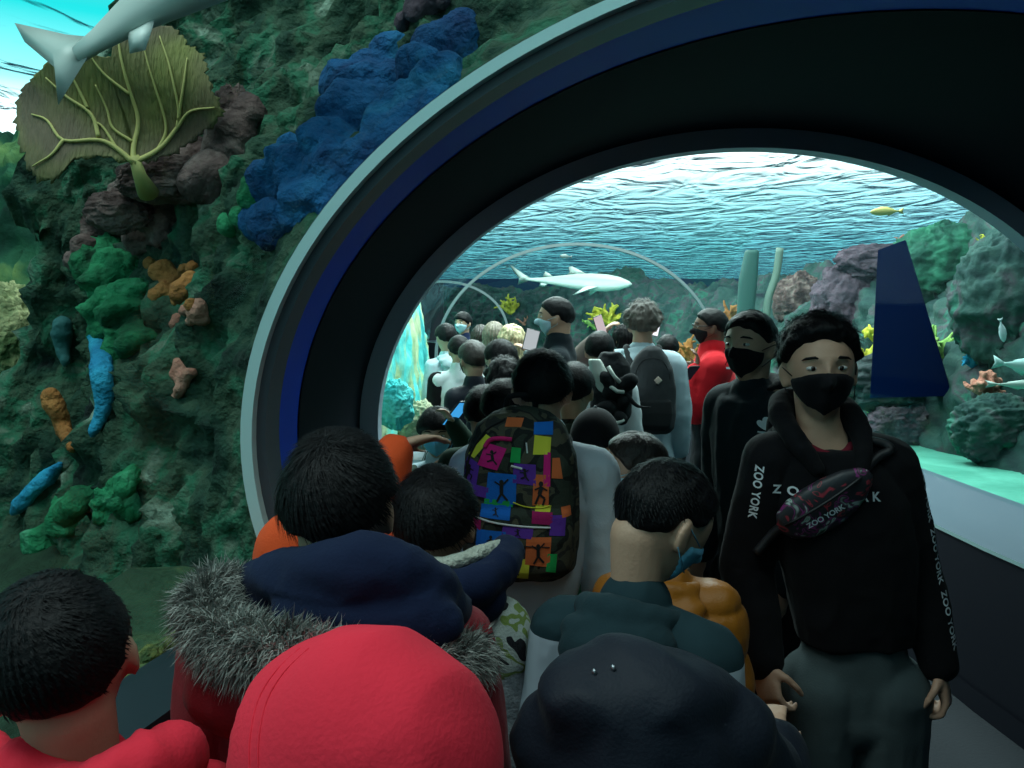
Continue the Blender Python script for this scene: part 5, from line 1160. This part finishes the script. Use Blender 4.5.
def boulder(name, label, px, py, rx, ry, m, seed, D=None, amp=.24, cat='rock', dz=.6):
    if D is None: p, nn, d = hit(px, py, 3.4 if px > 380 else 1.2)
    else: p = at(px, py, D); d = D
    a, b = rx/F*d, ry/F*d
    v, f = ell((0, 0, 0), (1, 1, 1), n=80, m=120); nv = amp*fbm(v*1.0, 2.0, 4, seed, True)+amp*.5*fbm(v, 6, 5, seed+3, True); v = v*(1+nv)[:, None]*np.array([a, (a+b)/2*dz, b])
    o = mesh_obj(name, (v, f), m); o.location = p; return tag(o, label, cat)
# right-hand reef
boulder('brown_rock', 'reddish brown rock ledge right under the sea fan stalk', 168, 180, 44, 20, BROWN, 41, D=2.36, amp=.25)
boulder('brown_rock', 'upright reddish brown rock right of the sea fan', 236, 132, 20, 38, BROWN, 42, D=2.4, amp=.25)
boulder('brown_rock', 'low brown rock lobe left below the sea fan stalk', 118, 212, 28, 18, BROWN, 43, D=2.42, amp=.25)
boulder('weedy_rock', 'bright yellow-green weedy rock at the left picture edge', 6, 330, 26, 40, ramp_mat('rock_yellowgreen', [(.35, (.10, .16, .06)), (.6, (.42, .44, .22))], scale=9, bump=1, bscale=30), 44, D=3.3, amp=.3)  # rock given brighter yellow-green colours than its neighbours
boulder('boulder', 'pinkish lilac boulder high on the right reef, under the yellow coral', 848, 305, 30, 32, LILAC, 3)
boulder('boulder', 'broad grey boulder behind the shoulder of the teenager in black, below the yellow coral', 905, 385, 52, 26, ramp_mat('rock_grey_green', [(.3, (.01, .022, .025)), (.7, (.05, .07, .07))], scale=3, bump=1, bscale=12), 5)
boulder('boulder', 'lilac rock at the sand edge beside the right shoulder seam', 905, 428, 30, 20, LILAC, 6)
boulder('boulder', 'overhanging bright green rock at the upper right of the far tunnel view', 945, 265, 42, 30, ramp_mat('rock_green', [(.3, (.005, .05, .035)), (.7, (.02, .16, .09))], scale=3, bump=1, bscale=12), 8)
boulder('boulder', 'dark rounded rock at the right frame edge, upper row', 1010, 300, 40, 50, R_SIDE, 9)
boulder('boulder', 'lilac grey rock ledge under the water surface, right of centre', 880, 262, 36, 14, LILAC, 10)
boulder('boulder', 'dark green rock hump at the right edge just above the sand', 1000, 430, 36, 26, R_SIDE, 12)
boulder('boulder', 'brown mottled rock between the two masked young men and the reef', 800, 300, 22, 22, BROWN, 13)
branch_coral('yellow_coral', 'yellow antler coral near the pinkish boulder, highest of the yellow ones', 840, 275, 17, YELC, 1, n=9, thick=.14)
branch_coral('yellow_coral', 'yellow bush coral left of the dark blue panel, wider one', 868, 358, 24, YELC, 2, n=26, thick=.13)
branch_coral('yellow_coral', 'upright yellow coral stem left of the dark blue panel', 880, 335, 18, YELC, 3, n=12, thick=.14)
branch_coral('green_coral', 'yellow-green bush coral at the foot of the dark blue panel', 930, 352, 28, YGREEN, 4, n=30, thick=.09)
branch_coral('yellow_coral', 'pale yellow leafy coral above the shoulder of the teenager in black', 893, 405, 22, YGREEN, 5, n=26, thick=.16)
branch_coral('cyan_coral', 'cyan fan-shaped coral near the right edge beside the silver fish', 975, 358, 18, CYANC, 6, n=26, thick=.13)
branch_coral('orange_coral', 'rusty orange coral low at the right edge', 985, 386, 20, PINKC, 7, n=24, thick=.16)
branch_coral('pale_coral', 'pale forked coral rising from the rocks at the sand edge', 862, 425, 16, PALE, 8, n=6, thick=.10)
branch_coral('cyan_coral', 'small cyan coral between the neck of the teenager in black and the grey boulder', 862, 385, 12, CYANC, 9, n=16)
branch_coral('pink_coral', 'little pink star coral just left of the green overhanging rock', 900, 240, 9, PINKC, 10, n=8, thick=.12)
branch_coral('yellow_coral', 'small yellow coral on the rock near the arch edge, upper right', 985, 240, 9, YELC, 11, n=10)
branch_coral('yellow_coral', 'tiny yellow coral beside the green post', 775, 292, 9, YELC, 12, n=10)
branch_coral('pale_coral', 'faint bluish coral right of the tiny yellow coral', 786, 300, 10, PALE, 13, n=12)
branch_coral('green_coral', 'slim green coral low at the far right, beneath the rusty orange one', 995, 408, 14, YGREEN, 14, n=8)
branch_coral('cyan_coral', 'pale cyan coral on the dark rocks above the sand, far right', 985, 425, 12, CYANC, 15, n=12)
# back reef behind the crowd
branch_coral('yellow_coral', 'yellow-green spreading coral behind the raised phone', 608, 314, 20, YELC, 21, n=18, thick=.10)
branch_coral('yellow_coral', 'yellow coral clump just right of the raised phone on the far reef', 596, 322, 14, YGREEN, 22, n=14)
branch_coral('yellow_coral', 'pale yellow coral on the far reef left of the tall masked man', 512, 305, 17, YELC, 23, n=14, thick=.09)
branch_coral('orange_coral', 'orange-brown coral left of the man in the red jacket', 690, 352, 22, ORANGEC, 24, n=22)
branch_coral('pink_coral', 'dull pink coral on the far reef beside the tall masked man', 525, 320, 10, PINKC, 25, n=10)
branch_coral('orange_coral', 'brownish orange coral right above the head of the masked young man', 733, 312, 18, ORANGEC, 26, n=16)
# added dark blue panel imitating an open-water gap between the rocks
p0, n0, d0 = hit(905, 330, 3.4)
def blue_panel():
    D = 7.0; q = [at(x, y, D) for x, y in ((878, 250), (905, 240), (952, 396), (870, 398))]
    V = [tuple(v) for v in q]+[tuple(v+Vector((.06, .1, 0))) for v in q]
    m = mat('deep_blue', (.001, .008, .045), rough=.95, spec=0)
    o = mesh_obj('blue_backdrop', (np.array(V), [[0, 1, 2, 3], [7, 6, 5, 4], [0, 4, 5, 1], [1, 5, 6, 2], [2, 6, 7, 3], [3, 7, 4, 0]]), m, smooth=False)
    return tag(o, 'dark blue wedge-shaped divider standing in for open water between the right reef rocks', 'backdrop')
blue_panel()
def reflection():  # solid shapes added to imitate a green reflection at an acrylic joint
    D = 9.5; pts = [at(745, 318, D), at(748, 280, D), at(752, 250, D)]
    o = blob('green_reflection', [loft([tuple(v) for v in pts], [.10, .11, .08], [.08]*3, m=24, pw=3)], mat('reflection_green', (.006, .06, .05), rough=.7), vox=.02, smooth=2)
    tag(o, 'solid stand-in for a green post rising from the right reef to the surface', 'reflection')
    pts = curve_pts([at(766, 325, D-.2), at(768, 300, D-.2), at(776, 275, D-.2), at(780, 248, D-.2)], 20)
    o = mesh_obj('pale_streak', tube(pts, [.045]*len(pts), 12), mat('streak_pale', (.08, .14, .11), rough=.7)); tag(o, 'solid stand-in for a pale bent pipe running upward beside the green post', 'streak')
reflection()
fish('fish', 'small yellowish fish just under the surface at upper right', 'fish', (870, 212), (904, 211), 8, (.45, .42, .12), 6.2)
fish('fish', 'pale blue-green fish at the right frame edge, upper of two', 'fish', (1062, 372), (992, 362), 17, (.30, .52, .50), 5.0)
fish('fish', 'slim silvery fish at the right frame edge, lower of two', 'fish', (1060, 386), (985, 384), 9, (.40, .55, .50), 4.8)
fish('fish', 'tiny pale fish on the dark reef right of the blue panel', 'fish', (1004, 342), (1000, 318), 7, (.40, .52, .55), 5.6)
fish('fish', 'small dark fish silhouette right over the back reef', 'fish', (560, 256), (572, 257), 4, (.15, .2, .2), 12)
# big shark crossing above the sea fan, head out of the frame
fish('shark', 'large pale-bellied shark passing over the sea fan at the top left', 'shark', (405, -185), (52, 74), 140, (.36, .46, .42), (1.75, 1.85), 'shark', belly=(.55, .64, .60), roll=.5, thick=.5, pec=.3)
# coral chunks outside the left glass of the far tunnel
boulder('boulder', 'turquoise rock outside the lower left glass of the far tunnel', 396, 405, 16, 22, ramp_mat('rock_turq', [(.3, (.01, .45, .50)), (.7, (.15, .70, .65))], scale=4, bump=.6), 31, D=5.3)
boulder('boulder', 'cream rock outside the lower left glass beside the turquoise one', 420, 425, 18, 22, ramp_mat('rock_cream', [(.3, (.30, .34, .20)), (.7, (.66, .66, .48))], scale=6, bump=.8), 32, D=5.5)
branch_coral('yellow_coral', 'bright yellow-green coral outside the left glass near the pointing hand', 400, 432, 20, YGREEN, 33, n=10, thick=.12)
